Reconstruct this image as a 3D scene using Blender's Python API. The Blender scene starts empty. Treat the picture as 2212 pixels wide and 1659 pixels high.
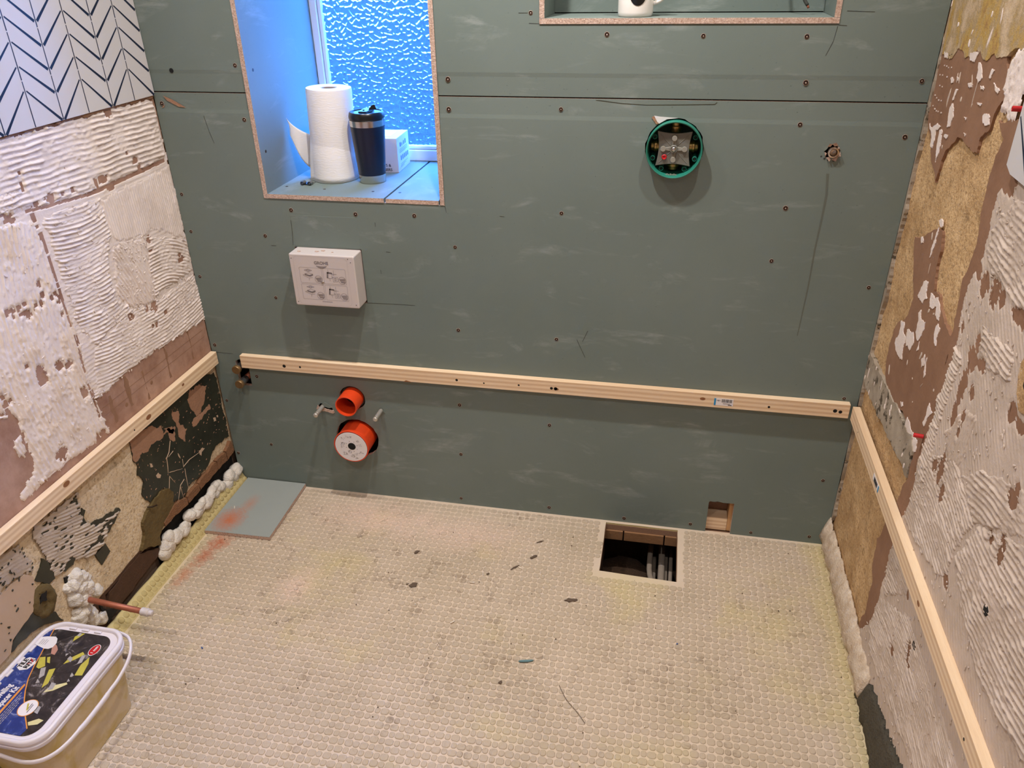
import bpy, bmesh, math, random
import numpy as np
from mathutils import Vector, Matrix
from mathutils.geometry import delaunay_2d_cdt, tessellate_polygon
random.seed(7)
rng = np.random.default_rng(11)
SC = bpy.context.scene
COL = SC.collection

# ------------------------------------------------------------------ camera, sky, lamps, exposure
# world axes: X along the boarded back wall, Y into it (wall face at Y=0), Z up, metres
cam_d = bpy.data.cameras.new('camera')
cam = bpy.data.objects.new('camera', cam_d)
COL.objects.link(cam)
cam_d.sensor_width = 36.0
cam_d.lens = 1674.64 / 2212 * 36.0
cam_d.clip_start = 0.02
YAW, PITCH, ROLL = -0.205608, -0.508339, -0.019038
fwd = Vector((math.sin(YAW) * math.cos(PITCH), math.cos(YAW) * math.cos(PITCH), math.sin(PITCH)))
rgt = Vector((math.cos(YAW), -math.sin(YAW), 0))
up0 = rgt.cross(fwd)
rt = rgt * math.cos(ROLL) + up0 * math.sin(ROLL)
up = up0 * math.cos(ROLL) - rgt * math.sin(ROLL)
M = Matrix((rt, up, -fwd)).transposed().to_4x4()
M.translation = (1.38075, -1.96561, 1.58851)
cam.matrix_world = M
SC.camera = cam

world = bpy.data.worlds.new('dusk_sky')
SC.world = world
world.use_nodes = True
bg = world.node_tree.nodes['Background']
bg.inputs[0].default_value = (0.055, 0.27, 1.0, 1)
bg.inputs[1].default_value = 38.0

LAMP_W = 45.0
LAMPS = [(0.38, -0.43), (0.96, -0.43), (1.56, -0.43), (0.42, -1.75), (1.50, -1.75)]
for i, (lx, ly) in enumerate(LAMPS):
    ld = bpy.data.lights.new('ceiling_downlight', 'SPOT')
    ld.energy = LAMP_W * (0.70, 1.52, 0.74, 0.95, 0.95)[i]
    ld.color = (1.0, 0.955, 0.92)
    ld.spot_size = math.radians(125)
    ld.spot_blend = 0.9
    ld.shadow_soft_size = 0.022
    lo = bpy.data.objects.new('ceiling_downlight', ld)
    lo.location = (lx, ly, 2.36)
    COL.objects.link(lo)

SC.view_settings.view_transform = 'Standard'
SC.view_settings.look = 'None'
SC.view_settings.gamma = 1.0
SC.view_settings.use_curve_mapping = False
SC.view_settings.exposure = 0.0

# ------------------------------------------------------------------ measured outlines (metres; side walls as (y, z), back wall as (x, z), floor as (x, y))
LEFT = {'dark_paint': [(-0.01, 0.427), (-0.006, 0.325), (-0.007, 0.184), (-0.085, 0.197), (-0.13, 0.173), (-0.178, 0.16), (-0.266, 0.16), (-0.287, 0.14), (-0.347, 0.163), (-0.35, 0.217), (-0.379, 0.235), (-0.433, 0.229), (-0.454, 0.274), (-0.434, 0.3), (-0.448, 0.334), (-0.437, 0.366), (-0.445, 0.411), (-0.437, 0.448), (-0.279, 0.451), (-0.093, 0.446)], 'scuffs': [[(-0.441, 0.446), (-0.445, 0.411), (-0.439, 0.375), (-0.41, 0.387), (-0.385, 0.374), (-0.348, 0.382), (-0.268, 0.359), (-0.251, 0.373), (-0.307, 0.384), (-0.307, 0.412), (-0.343, 0.434), (-0.394, 0.443)], [(-0.147, 0.443), (-0.098, 0.433), (-0.06, 0.407), (-0.088, 0.372), (-0.12, 0.343), (-0.14, 0.343), (-0.16, 0.376), (-0.169, 0.419)], [(-0.246, 0.431), (-0.219, 0.407), (-0.229, 0.364), (-0.203, 0.335), (-0.225, 0.302), (-0.235, 0.317), (-0.243, 0.36), (-0.253, 0.399)], [(-0.175, 0.339), (-0.071, 0.345), (-0.07, 0.327), (-0.169, 0.322)], [(-0.301, 0.396), (-0.265, 0.382), (-0.267, 0.333), (-0.281, 0.343), (-0.285, 0.378)]], 'paint_chips': [[(-0.394, 0.338), (-0.385, 0.332), (-0.384, 0.321), (-0.394, 0.325)], [(-0.383, 0.288), (-0.371, 0.29), (-0.363, 0.277), (-0.37, 0.27), (-0.381, 0.279)], [(-0.27, 0.291), (-0.265, 0.275), (-0.265, 0.267), (-0.271, 0.279)], [(-0.176, 0.235), (-0.156, 0.235), (-0.145, 0.226), (-0.163, 0.224), (-0.17, 0.213), (-0.175, 0.221)], [(-0.068, 0.293), (-0.056, 0.287), (-0.058, 0.275), (-0.068, 0.278)], [(-0.049, 0.29), (-0.041, 0.287), (-0.041, 0.279), (-0.048, 0.282)]], 'scratches': [[(-0.288, 0.347), (-0.306, 0.318), (-0.322, 0.308), (-0.328, 0.278), (-0.333, 0.26)], [(-0.332, 0.247), (-0.345, 0.218), (-0.357, 0.201)], [(-0.331, 0.249), (-0.315, 0.213)], [(-0.262, 0.236), (-0.228, 0.239), (-0.165, 0.228)], [(-0.259, 0.226), (-0.263, 0.193), (-0.266, 0.156)], [(-0.274, 0.197), (-0.296, 0.191), (-0.325, 0.15)], [(-0.298, 0.184), (-0.298, 0.144)], [(-0.327, 0.26), (-0.269, 0.233)], [(-0.258, 0.26), (-0.263, 0.233)], [(-0.288, 0.31), (-0.314, 0.306)]], 'olive': [(-0.385, 0.235), (-0.35, 0.217), (-0.338, 0.195), (-0.35, 0.157), (-0.407, 0.136), (-0.438, 0.117), (-0.445, 0.087), (-0.486, 0.113), (-0.522, 0.127), (-0.491, 0.169), (-0.487, 0.2), (-0.436, 0.223)], 'bricks': [[(-0.016, 0.171), (-0.008, 0.128), (-0.051, 0.119), (-0.053, 0.153)], [(-0.057, 0.151), (-0.055, 0.119), (-0.114, 0.122), (-0.112, 0.155)], [(-0.116, 0.154), (-0.117, 0.122), (-0.221, 0.12), (-0.222, 0.146), (-0.168, 0.149)], [(-0.226, 0.146), (-0.225, 0.12), (-0.289, 0.119), (-0.289, 0.143)], [(-0.295, 0.144), (-0.294, 0.118), (-0.362, 0.128), (-0.411, 0.126), (-0.412, 0.139), (-0.355, 0.16)]], 'lower_adhesive': [(-0.815, 0.422), (-0.793, 0.445), (-0.742, 0.439), (-0.685, 0.438), (-0.647, 0.428), (-0.669, 0.349), (-0.626, 0.309), (-0.543, 0.294), (-0.546, 0.286), (-0.606, 0.263), (-0.631, 0.245), (-0.673, 0.242), (-0.712, 0.257), (-0.734, 0.287), (-0.778, 0.281), (-0.8, 0.279), (-0.807, 0.308), (-0.801, 0.339), (-0.812, 0.384)], 'lower_dark': [[(-0.675, 0.335), (-0.548, 0.3), (-0.545, 0.288), (-0.603, 0.263), (-0.64, 0.247), (-0.678, 0.254), (-0.727, 0.282), (-0.705, 0.315)], [(-0.669, 0.24), (-0.628, 0.244), (-0.621, 0.211), (-0.661, 0.198)], [(-0.813, 0.355), (-0.802, 0.333), (-0.801, 0.281), (-0.821, 0.281), (-0.851, 0.32), (-0.831, 0.334)], [(-0.973, 0.215), (-0.952, 0.237), (-0.939, 0.244), (-0.906, 0.256), (-0.888, 0.255), (-0.865, 0.218), (-0.834, 0.204), (-0.822, 0.163), (-0.844, 0.181), (-0.887, 0.205), (-0.938, 0.215), (-0.968, 0.213)], [(-0.668, 0.351), (-0.67, 0.372), (-0.659, 0.385), (-0.652, 0.373)]], 'beige': [(-0.985, 0.357), (-0.944, 0.361), (-0.905, 0.362), (-0.87, 0.357), (-0.853, 0.335), (-0.86, 0.305), (-0.879, 0.269), (-0.887, 0.257), (-0.935, 0.246), (-0.959, 0.239), (-0.976, 0.215), (-1.009, 0.214), (-1.05, 0.213)], 'flecked': [(-0.945, 0.447), (-0.907, 0.444), (-0.854, 0.43), (-0.843, 0.398), (-0.842, 0.36), (-0.851, 0.34), (-0.87, 0.357), (-0.904, 0.364), (-0.943, 0.363), (-0.983, 0.362)], 'dark_wood': [(-0.429, 0.061), (-0.537, 0.053), (-0.638, 0.042), (-0.667, 0.056), (-0.68, 0.087), (-0.668, 0.105), (-0.598, 0.116), (-0.528, 0.12)], 'cavity': [(-0.777, 0.26), (-0.754, 0.253), (-0.72, 0.237), (-0.721, 0.221), (-0.744, 0.235), (-0.78, 0.245)], 'cavity2': [(-0.71, 0.103), (-0.685, 0.063), (-0.665, 0.04), (-0.707, 0.033), (-0.716, 0.061)], 'crater': (-0.848, 0.26), 'pipe_foam': [(-0.779, 0.238), (-0.745, 0.24), (-0.709, 0.2), (-0.699, 0.138), (-0.715, 0.092), (-0.714, 0.036), (-0.753, 0.077), (-0.782, 0.121), (-0.781, 0.175)], 'comb': [('A1', [(-0.616, 1.262), (-0.543, 1.262), (-0.345, 1.264), (-0.171, 1.266), (-0.005, 1.262), (-0.003, 1.176), (-0.007, 1.102), (-0.211, 1.096), (-0.341, 1.093), (-0.447, 1.1), (-0.529, 1.112), (-0.608, 1.117), (-0.681, 1.119)], [(-0.48, 1.223), (-0.083, 1.216)], 0.0125, 0.0022, 0.0), ('A1v', [(-0.271, 1.21), (-0.151, 1.217), (-0.155, 1.174), (-0.271, 1.19)], [(-0.214, 1.22), (-0.215, 1.175)], 0.006, 0.0008, 0.0), ('A2', [(-0.503, 1.081), (-0.423, 1.083), (-0.302, 1.074), (-0.297, 0.98), (-0.339, 0.903), (-0.342, 0.828), (-0.289, 0.768), (-0.468, 0.745), (-0.497, 0.819), (-0.501, 0.94), (-0.502, 1.042)], [(-0.51, 0.989), (-0.297, 0.98)], 0.01, 0.0022, 1.2), ('A3', [(-0.304, 1.069), (-0.219, 1.077), (-0.005, 1.085), (0.003, 0.991), (0.001, 0.865), (-0.134, 0.94), (-0.181, 0.93), (-0.298, 0.956)], [(-0.168, 1.058), (-0.164, 0.93)], 0.0085, 0.001, 0.0), ('A4', [(-0.308, 0.953), (-0.178, 0.938), (-0.185, 0.763), (-0.211, 0.753), (-0.289, 0.768), (-0.342, 0.828)], [(-0.28, 0.931), (-0.222, 0.778)], 0.0095, 0.0018, -0.5), ('A5', [(-0.173, 0.94), (0.002, 0.862), (-0.004, 0.766), (-0.204, 0.771), (-0.189, 0.86)], [(-0.184, 0.872), (-0.017, 0.833)], 0.0095, 0.0022, -2.0), ('A6', [(-0.469, 0.743), (-0.288, 0.771), (-0.2, 0.753), (0.001, 0.764), (0.009, 0.687), (0.017, 0.605), (-0.263, 0.625), (-0.328, 0.625), (-0.515, 0.615)], [(-0.443, 0.677), (-0.032, 0.67)], 0.0095, 0.0017, 0.4), ('A7', [(-0.684, 1.111), (-0.614, 1.103), (-0.527, 1.092), (-0.519, 1.036), (-0.514, 0.928), (-0.503, 0.822), (-0.512, 0.621), (-0.497, 0.514), (-0.594, 0.513), (-0.666, 0.521), (-0.714, 0.521), (-0.787, 0.519), (-0.745, 0.582), (-0.745, 0.67), (-0.751, 0.719), (-0.842, 0.76)], [(-0.609, 1.025), (-0.586, 0.611)], 0.012, 0.0022, 0.35), ('A8', [(-0.662, 1.162), (-0.534, 1.164), (-0.534, 1.125), (-0.533, 1.109), (-0.608, 1.115), (-0.68, 1.121)], [(-0.561, 1.163), (-0.569, 1.12)], 0.0115, 0.0016, 0.0), ('A9', [(-0.842, 0.76), (-0.751, 0.719), (-0.764, 0.712), (-0.854, 0.733)], [(-0.803, 0.736), (-0.759, 0.715)], 0.01, 0.001, 0.0), ('A10', [(-0.77, 0.668), (-0.746, 0.658), (-0.75, 0.611), (-0.765, 0.602), (-0.781, 0.62)], [(-0.77, 0.661), (-0.757, 0.61)], 0.009, 0.0008, 0.0), ('A11', [(-0.781, 0.556), (-0.751, 0.541), (-0.744, 0.516), (-0.793, 0.512), (-0.812, 0.527)], [(-0.789, 0.555), (-0.778, 0.514)], 0.009, 0.0008, 0.0)], 'sheet': [(-0.616, 1.264), (-0.541, 1.266), (-0.004, 1.264), (0.004, 1.102), (0.008, 0.991), (0.009, 0.862), (0.006, 0.765), (0.021, 0.603), (-0.263, 0.625), (-0.328, 0.625), (-0.513, 0.611), (-0.497, 0.514), (-0.594, 0.513), (-0.666, 0.521), (-0.714, 0.521), (-0.787, 0.519), (-0.745, 0.582), (-0.745, 0.67), (-0.751, 0.719), (-0.842, 0.76)], 'holes': [(-0.46, 1.117, 0.016, 0.011), (-0.044, 0.826, 0.013, 0.015), (-0.207, 0.74, 0.016, 0.016), (-0.307, 0.755, 0.01, 0.01), (-0.526, 0.894, 0.006, 0.012), (-0.617, 0.898, 0.013, 0.009), (-0.587, 0.753, 0.014, 0.011), (-0.56, 0.741, 0.009, 0.008), (-0.642, 0.76, 0.012, 0.018), (-0.539, 0.652, 0.015, 0.014), (-0.663, 0.55, 0.018, 0.018), (-0.643, 0.742, 0.012, 0.01), (-0.523, 0.519, 0.01, 0.012), (-0.541, 0.522, 0.006, 0.012), (-0.529, 0.86, 0.005, 0.005), (-0.544, 0.908, 0.005, 0.006), (-0.53, 0.911, 0.004, 0.006), (-0.566, 0.926, 0.005, 0.005), (-0.579, 0.909, 0.004, 0.006), (-0.595, 0.91, 0.005, 0.003), (-0.625, 0.924, 0.006, 0.004), (-0.639, 0.924, 0.005, 0.006), (-0.638, 0.91, 0.005, 0.005), (-0.627, 0.908, 0.005, 0.006), (-0.658, 0.924, 0.005, 0.006), (-0.673, 0.924, 0.006, 0.007), (-0.66, 0.909, 0.004, 0.004), (-0.566, 0.948, 0.004, 0.008), (-0.241, 0.749, 0.005, 0.009), (-0.169, 0.707, 0.005, 0.009), (-0.234, 0.694, 0.005, 0.005), (-0.219, 0.691, 0.003, 0.007), (-0.164, 0.919, 0.005, 0.008), (-0.167, 0.89, 0.004, 0.004), (-0.503, 1.116, 0.008, 0.004), (-0.383, 1.114, 0.006, 0.006), (-0.418, 1.115, 0.004, 0.004), (-0.591, 1.11, 0.004, 0.003), (-0.579, 1.115, 0.004, 0.003), (-0.6, 1.119, 0.004, 0.003), (-0.599, 1.106, 0.004, 0.003), (-0.58, 1.103, 0.004, 0.003), (-0.674, 0.797, 0.005, 0.004), (-0.276, 1.113, 0.02, 0.009), (-0.3, 1.11, 0.006, 0.01), (-0.134, 1.129, 0.007, 0.008), (-0.127, 1.109, 0.004, 0.006), (-0.144, 1.122, 0.003, 0.003), (-0.165, 1.151, 0.004, 0.004), (-0.255, 1.087, 0.01, 0.006), (-0.382, 1.115, 0.004, 0.004), (-0.195, 1.258, 0.012, 0.01), (-0.097, 1.272, 0.012, 0.006), (-0.305, 1.266, 0.014, 0.006), (-0.38, 1.267, 0.012, 0.007), (-0.013, 1.265, 0.012, 0.008), (-0.757, 0.746, 0.007, 0.006), (-0.742, 0.746, 0.006, 0.005), (-0.761, 0.727, 0.006, 0.005), (-0.758, 0.763, 0.006, 0.005)], 'seam': [[(-0.523, 1.218), (-0.523, 1.188), (-0.528, 1.152)], [(-0.522, 1.096), (-0.515, 1.013), (-0.516, 0.888), (-0.514, 0.778), (-0.52, 0.665), (-0.517, 0.569)]], 'joint': [[(-0.531, 1.108), (-0.447, 1.1), (-0.338, 1.092), (-0.212, 1.094), (-0.022, 1.099)]]}
RIGHT = {'yellow': [(0.112, 1.534), (-0.445, 1.547), (-0.54, 1.429), (-0.445, 1.432), (-0.415, 1.433), (-0.386, 1.42), (-0.358, 1.412), (-0.319, 1.415), (-0.282, 1.399), (-0.224, 1.411), (-0.164, 1.39), (-0.108, 1.401), (-0.09, 1.384), (-0.013, 1.38)], 'brown': [[(0.002, 1.384), (-0.378, 1.424), (-0.398, 1.389), (-0.417, 1.351), (-0.395, 1.329), (-0.389, 1.296), (-0.355, 1.275), (-0.357, 1.247), (-0.334, 1.245), (-0.295, 1.248), (-0.232, 1.25), (-0.185, 1.216), (-0.173, 1.191), (-0.167, 1.143), (-0.119, 1.171), (-0.057, 1.222), (-0.02, 1.241), (0.016, 1.276)], [(-0.124, 1.009), (-0.289, 1.075), (-0.302, 1.05), (-0.312, 0.993), (-0.329, 0.959), (-0.37, 0.964), (-0.395, 0.947), (-0.427, 0.934), (-0.479, 0.928), (-0.483, 0.965), (-0.495, 0.921), (-0.494, 0.86), (-0.493, 0.796), (-0.484, 0.725), (-0.475, 0.65), (-0.429, 0.662), (-0.388, 0.665), (-0.321, 0.668), (-0.249, 0.655), (-0.163, 0.666), (-0.135, 0.709), (-0.136, 0.784), (-0.209, 0.853), (-0.217, 0.897), (-0.164, 0.954)], [(-0.421, 1.318), (-0.645, 1.384), (-1.248, 0.627), (-0.874, 0.116), (-0.743, 0.143), (-0.604, 0.094), (-0.489, 0.098), (-0.42, 0.083), (-0.441, 0.171), (-0.432, 0.255), (-0.406, 0.275), (-0.388, 0.351), (-0.406, 0.389), (-0.429, 0.459), (-0.447, 0.516), (-0.453, 0.558), (-0.468, 0.582), (-0.464, 0.645), (-0.48, 0.73), (-0.488, 0.8), (-0.49, 0.864), (-0.491, 0.925), (-0.474, 0.961), (-0.458, 1.039), (-0.474, 1.085), (-0.473, 1.129), (-0.455, 1.18), (-0.448, 1.227), (-0.451, 1.263), (-0.464, 1.295)]], 'grey_wedge': [(0.024, 0.649), (-0.062, 0.652), (-0.155, 0.658), (-0.247, 0.658), (-0.312, 0.663), (-0.381, 0.66), (-0.432, 0.671), (-0.461, 0.649), (-0.462, 0.614), (-0.464, 0.582), (-0.391, 0.582), (-0.288, 0.572), (-0.159, 0.574), (-0.022, 0.569), (0.034, 0.568)], 'lumpy': [(-0.413, 1.435), (-0.489, 1.447), (-0.532, 1.394), (-0.494, 1.373), (-0.492, 1.345), (-0.487, 1.321), (-0.452, 1.327), (-0.412, 1.329), (-0.417, 1.351), (-0.392, 1.388)], 'tile': [(-0.532, 1.37), (-0.538, 1.267), (-0.591, 1.257)], 'comb': [('B0', [(-0.571, 1.252), (-0.593, 1.267), (-0.708, 1.319), (-1.253, 0.634), (-0.84, 0.064), (-0.738, 0.076), (-0.686, 0.069), (-0.565, 0.047), (-0.46, 0.056), (-0.425, 0.077), (-0.489, 0.189), (-0.494, 0.262), (-0.49, 0.335), (-0.482, 0.411), (-0.496, 0.506), (-0.511, 0.551), (-0.502, 0.611), (-0.493, 0.658), (-0.506, 0.735), (-0.514, 0.804), (-0.514, 0.868), (-0.515, 0.929), (-0.492, 0.997), (-0.494, 1.053), (-0.511, 1.095), (-0.519, 1.115), (-0.503, 1.183), (-0.508, 1.225), (-0.535, 1.225), (-0.562, 1.227), (-0.565, 1.249)], [(-0.527, 0.878), (-0.664, 0.758)], 0.011, 0.0006, 0.0), ('Ba', [(-0.501, 0.646), (-0.506, 0.794), (-0.517, 0.93), (-0.569, 0.929), (-0.555, 0.812), (-0.556, 0.684), (-0.562, 0.62), (-0.509, 0.604)], [(-0.493, 0.808), (-0.561, 0.806)], 0.0085, 0.002, 0.0), ('Bb', [(-0.534, 1.178), (-0.584, 1.224), (-0.743, 1.275), (-0.861, 1.127), (-0.75, 1.076), (-0.581, 1.095), (-0.528, 1.114)], [(-0.55, 1.159), (-0.698, 1.14)], 0.0115, 0.0022, 0.3), ('Bb2', [(-0.604, 1.01), (-0.747, 1.027), (-0.767, 0.98), (-0.636, 0.945)], [(-0.632, 0.979), (-0.747, 0.978)], 0.011, 0.0018, 0.0), ('Bd', [(-0.775, 0.634), (-0.814, 0.739), (-0.891, 0.782), (-0.964, 0.817), (-1.057, 0.881), (-1.253, 0.634), (-1.158, 0.582), (-1.004, 0.546), (-0.866, 0.578)], [(-0.834, 0.644), (-1.055, 0.658)], 0.0115, 0.0022, -0.5), ('Be', [(-0.506, 0.578), (-0.554, 0.705), (-0.658, 0.765), (-0.74, 0.751), (-0.807, 0.733), (-0.77, 0.64), (-0.776, 0.568), (-0.651, 0.526), (-0.512, 0.508)], [(-0.584, 0.636), (-0.731, 0.618)], 0.0095, 0.0017, 0.5), ('Be2', [(-0.698, 0.752), (-0.768, 0.82), (-0.912, 0.879), (-0.96, 0.822), (-0.878, 0.772), (-0.799, 0.727)], [(-0.753, 0.781), (-0.926, 0.812)], 0.011, 0.0018, 0.6), ('Be3', [(-0.585, 0.779), (-0.641, 0.863), (-0.695, 0.876), (-0.687, 0.764), (-0.636, 0.739)], [(-0.661, 0.856), (-0.653, 0.771)], 0.009, 0.0015, 0.0), ('Bf', [(-0.489, 0.167), (-0.51, 0.277), (-0.673, 0.383), (-0.817, 0.384), (-0.936, 0.391), (-1.052, 0.381), (-0.934, 0.205), (-0.813, 0.176), (-0.646, 0.143), (-0.528, 0.131)], [(-0.551, 0.26), (-0.761, 0.251)], 0.0075, 0.0014, 0.4), ('Bg', [(-0.498, 0.337), (-0.493, 0.414), (-0.604, 0.434), (-0.647, 0.41), (-0.519, 0.293)], [(-0.509, 0.374), (-0.609, 0.386)], 0.009, 0.0016, 0.5)], 'holes': [(-0.562, 1.07, 0.016, 0.02), (-0.612, 1.071, 0.02, 0.022), (-0.646, 1.076, 0.01, 0.014), (-0.602, 0.939, 0.02, 0.022), (-0.649, 0.952, 0.018, 0.014), (-0.596, 0.884, 0.014, 0.035), (-0.725, 1.076, 0.03, 0.014), (-0.598, 0.823, 0.009, 0.02), (-0.639, 0.836, 0.007, 0.018), (-0.606, 0.974, 0.007, 0.012), (-0.641, 0.897, 0.008, 0.01), (-0.524, 1.078, 0.008, 0.012), (-0.799, 0.947, 0.012, 0.014), (-0.522, 0.968, 0.004, 0.008), (-0.582, 0.697, 0.01, 0.016), (-0.612, 0.708, 0.012, 0.022), (-0.613, 0.692, 0.009, 0.018), (-0.648, 0.678, 0.01, 0.022), (-0.638, 0.808, 0.006, 0.01), (-0.886, 0.844, 0.02, 0.016), (-0.908, 0.751, 0.012, 0.012), (-0.869, 0.751, 0.007, 0.01), (-0.767, 0.57, 0.008, 0.01), (-0.835, 0.944, 0.012, 0.006), (-0.89, 0.864, 0.006, 0.008), (-0.612, 0.732, 0.006, 0.008), (-0.906, 0.773, 0.01, 0.01), (-0.648, 0.256, 0.01, 0.014), (-0.718, 0.339, 0.008, 0.014), (-0.725, 0.318, 0.006, 0.01), (-0.77, 0.571, 0.008, 0.01), (-0.741, 0.31, 0.005, 0.008), (-0.638, 0.408, 0.006, 0.008)], 'smears': [[(-0.149, 1.293), (-0.157, 1.303), (-0.183, 1.28), (-0.178, 1.261), (-0.159, 1.257)], [(-0.159, 1.331), (-0.17, 1.331), (-0.161, 1.31), (-0.152, 1.309)], [(-0.04, 1.242), (-0.093, 1.252), (-0.119, 1.25), (-0.093, 1.238), (-0.1, 1.217), (-0.097, 1.2), (-0.084, 1.2), (-0.066, 1.227)], [(-0.119, 1.243), (-0.137, 1.244), (-0.146, 1.194), (-0.141, 1.18), (-0.126, 1.209)], [(-0.342, 1.312), (-0.377, 1.315), (-0.384, 1.303), (-0.352, 1.3)], [(-0.22, 1.35), (-0.247, 1.352), (-0.247, 1.347), (-0.229, 1.345)], [(-0.352, 1.37), (-0.372, 1.365), (-0.389, 1.362), (-0.384, 1.356), (-0.367, 1.361)], [(-0.326, 1.39), (-0.34, 1.389), (-0.332, 1.374), (-0.323, 1.374)], [(-0.25, 1.392), (-0.269, 1.386), (-0.288, 1.369), (-0.274, 1.359), (-0.259, 1.365)], [(-0.108, 1.345), (-0.129, 1.346), (-0.13, 1.339), (-0.117, 1.338)], [(-0.145, 1.353), (-0.162, 1.352), (-0.157, 1.346)], [(-0.245, 1.292), (-0.261, 1.294), (-0.259, 1.288)], [(-0.266, 1.266), (-0.279, 1.267), (-0.278, 1.261)], [(-0.156, 1.241), (-0.182, 1.245), (-0.18, 1.24), (-0.155, 1.236)], [(-0.255, 1.088), (-0.275, 1.094), (-0.283, 1.082), (-0.271, 1.08)], [(-0.264, 1.077), (-0.263, 1.026), (-0.256, 1.007), (-0.26, 1.049)], [(-0.17, 1.023), (-0.188, 1.025), (-0.192, 1.018), (-0.181, 1.013)], [(-0.189, 1.401), (-0.239, 1.41), (-0.231, 1.398), (-0.225, 1.389), (-0.201, 1.389)], [(-0.025, 1.387), (-0.054, 1.387), (-0.057, 1.377), (-0.035, 1.376)], [(-0.29, 1.356), (-0.313, 1.355), (-0.312, 1.351), (-0.297, 1.351)], [(-0.296, 1.327), (-0.322, 1.329), (-0.318, 1.324)], [(-0.259, 0.955), (-0.285, 0.964), (-0.29, 0.94), (-0.306, 0.935), (-0.285, 0.914), (-0.263, 0.913), (-0.243, 0.915), (-0.252, 0.938)], [(-0.318, 0.952), (-0.363, 0.961), (-0.394, 0.944), (-0.4, 0.925), (-0.374, 0.926), (-0.369, 0.942), (-0.331, 0.926)], [(-0.175, 0.824), (-0.201, 0.832), (-0.208, 0.811), (-0.236, 0.81), (-0.246, 0.758), (-0.195, 0.754), (-0.17, 0.764), (-0.185, 0.793)], [(-0.274, 0.888), (-0.287, 0.9), (-0.304, 0.882), (-0.33, 0.89), (-0.328, 0.857), (-0.31, 0.838), (-0.288, 0.848), (-0.288, 0.874)], [(-0.231, 0.828), (-0.271, 0.84), (-0.293, 0.823), (-0.28, 0.798), (-0.25, 0.795)], [(-0.394, 0.904), (-0.401, 0.919), (-0.419, 0.915), (-0.422, 0.879), (-0.409, 0.879)], [(-0.364, 0.818), (-0.375, 0.837), (-0.388, 0.817), (-0.376, 0.806)], [(-0.324, 0.842), (-0.332, 0.825), (-0.323, 0.818)], [(-0.392, 0.839), (-0.408, 0.805), (-0.403, 0.795)], [(-0.308, 0.683), (-0.322, 0.69), (-0.329, 0.684), (-0.318, 0.677)], [(-0.224, 0.634), (-0.241, 0.648), (-0.258, 0.623), (-0.247, 0.589), (-0.223, 0.59)], [(-0.309, 0.665), (-0.332, 0.656), (-0.322, 0.624), (-0.309, 0.623)], [(-0.373, 0.681), (-0.428, 0.676), (-0.462, 0.677), (-0.471, 0.654), (-0.446, 0.63), (-0.402, 0.638), (-0.379, 0.648)], [(-0.471, 0.774), (-0.499, 0.767), (-0.477, 0.721), (-0.464, 0.723)]], 'sand_spot': [(-0.785, 1.042), (-0.78, 1.024), (-0.785, 1.002), (-0.797, 0.98), (-0.818, 0.963), (-0.844, 0.97), (-0.871, 0.999), (-0.823, 1.057)], 'plugs': [(-0.491, 0.705), (-0.52, 1.353)], 'foam_edge': [(0.025, 0.063), (-0.078, 0.086), (-0.153, 0.091), (-0.34, 0.097), (-0.482, 0.082), (-0.602, 0.091), (-0.72, 0.098), (-0.841, 0.129)], 'lower_brown_top': [(-0.001, 0.643)]}
SCREW = [(0.257, 1.345), (0.022, 1.248), (0.256, 1.21), (0.02, 1.001), (0.023, 0.892), (0.019, 0.752), (0.257, 0.89), (0.256, 0.699), (0.017, 0.523), (0.141, 0.421), (0.824, 1.317), (0.822, 1.246), (1.106, 1.251), (1.111, 0.992), (0.819, 0.885), (0.815, 0.634), (1.102, 0.627), (1.032, 1.464), (1.211, 1.418), (1.429, 1.415), (1.653, 1.414), (1.666, 1.318), (1.91, 1.324), (1.668, 1.226), (1.901, 1.203), (1.665, 1.028), (1.651, 0.891), (1.895, 0.834), (1.895, 0.51), (0.35, 0.969), (0.54, 0.965), (0.709, 0.968), (1.084, 0.338), (0.806, 0.381), (0.801, 0.199), (0.793, 0.024), (1.085, 0.026), (1.325, 0.016), (1.53, 0.022), (1.713, 0.015), (1.883, 0.024), (1.887, 0.234), (0.144, 0.162), (0.014, 0.113), (0.015, 0.32)]
MARK = [[(0.344, 0.94), (0.343, 0.907), (0.339, 0.866)], [(0.54, 0.956), (0.542, 0.865)], [(0.539, 0.701), (0.625, 0.703), (0.69, 0.703)], [(0.017, 0.497), (0.073, 0.496)], [(0.271, 0.862), (0.286, 0.862)], [(0.946, 0.977), (0.959, 0.976)], [(0.618, 0.861), (0.631, 0.86)], [(0.596, 0.806), (0.597, 0.794)], [(0.594, 0.944), (0.594, 0.932)], [(1.728, 1.465), (1.785, 1.463)], [(1.714, 1.435), (1.71, 1.404), (1.699, 1.375)], [(1.716, 1.437), (1.733, 1.436)], [(1.028, 1.442), (1.052, 1.441)], [(1.003, 1.464), (1.025, 1.464)], [(0.139, 1.218), (0.146, 1.176), (0.154, 1.146)], [(1.16, 0.631), (1.177, 0.593), (1.185, 0.576)], [(1.19, 0.66), (1.176, 0.625)], [(0.797, 0.998), (0.8, 0.98)]]
STAIN = [(1.748, 1.115), (1.754, 1.065), (1.753, 1.008), (1.75, 0.925), (1.75, 0.826), (1.747, 0.735), (1.745, 0.688)]
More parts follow.
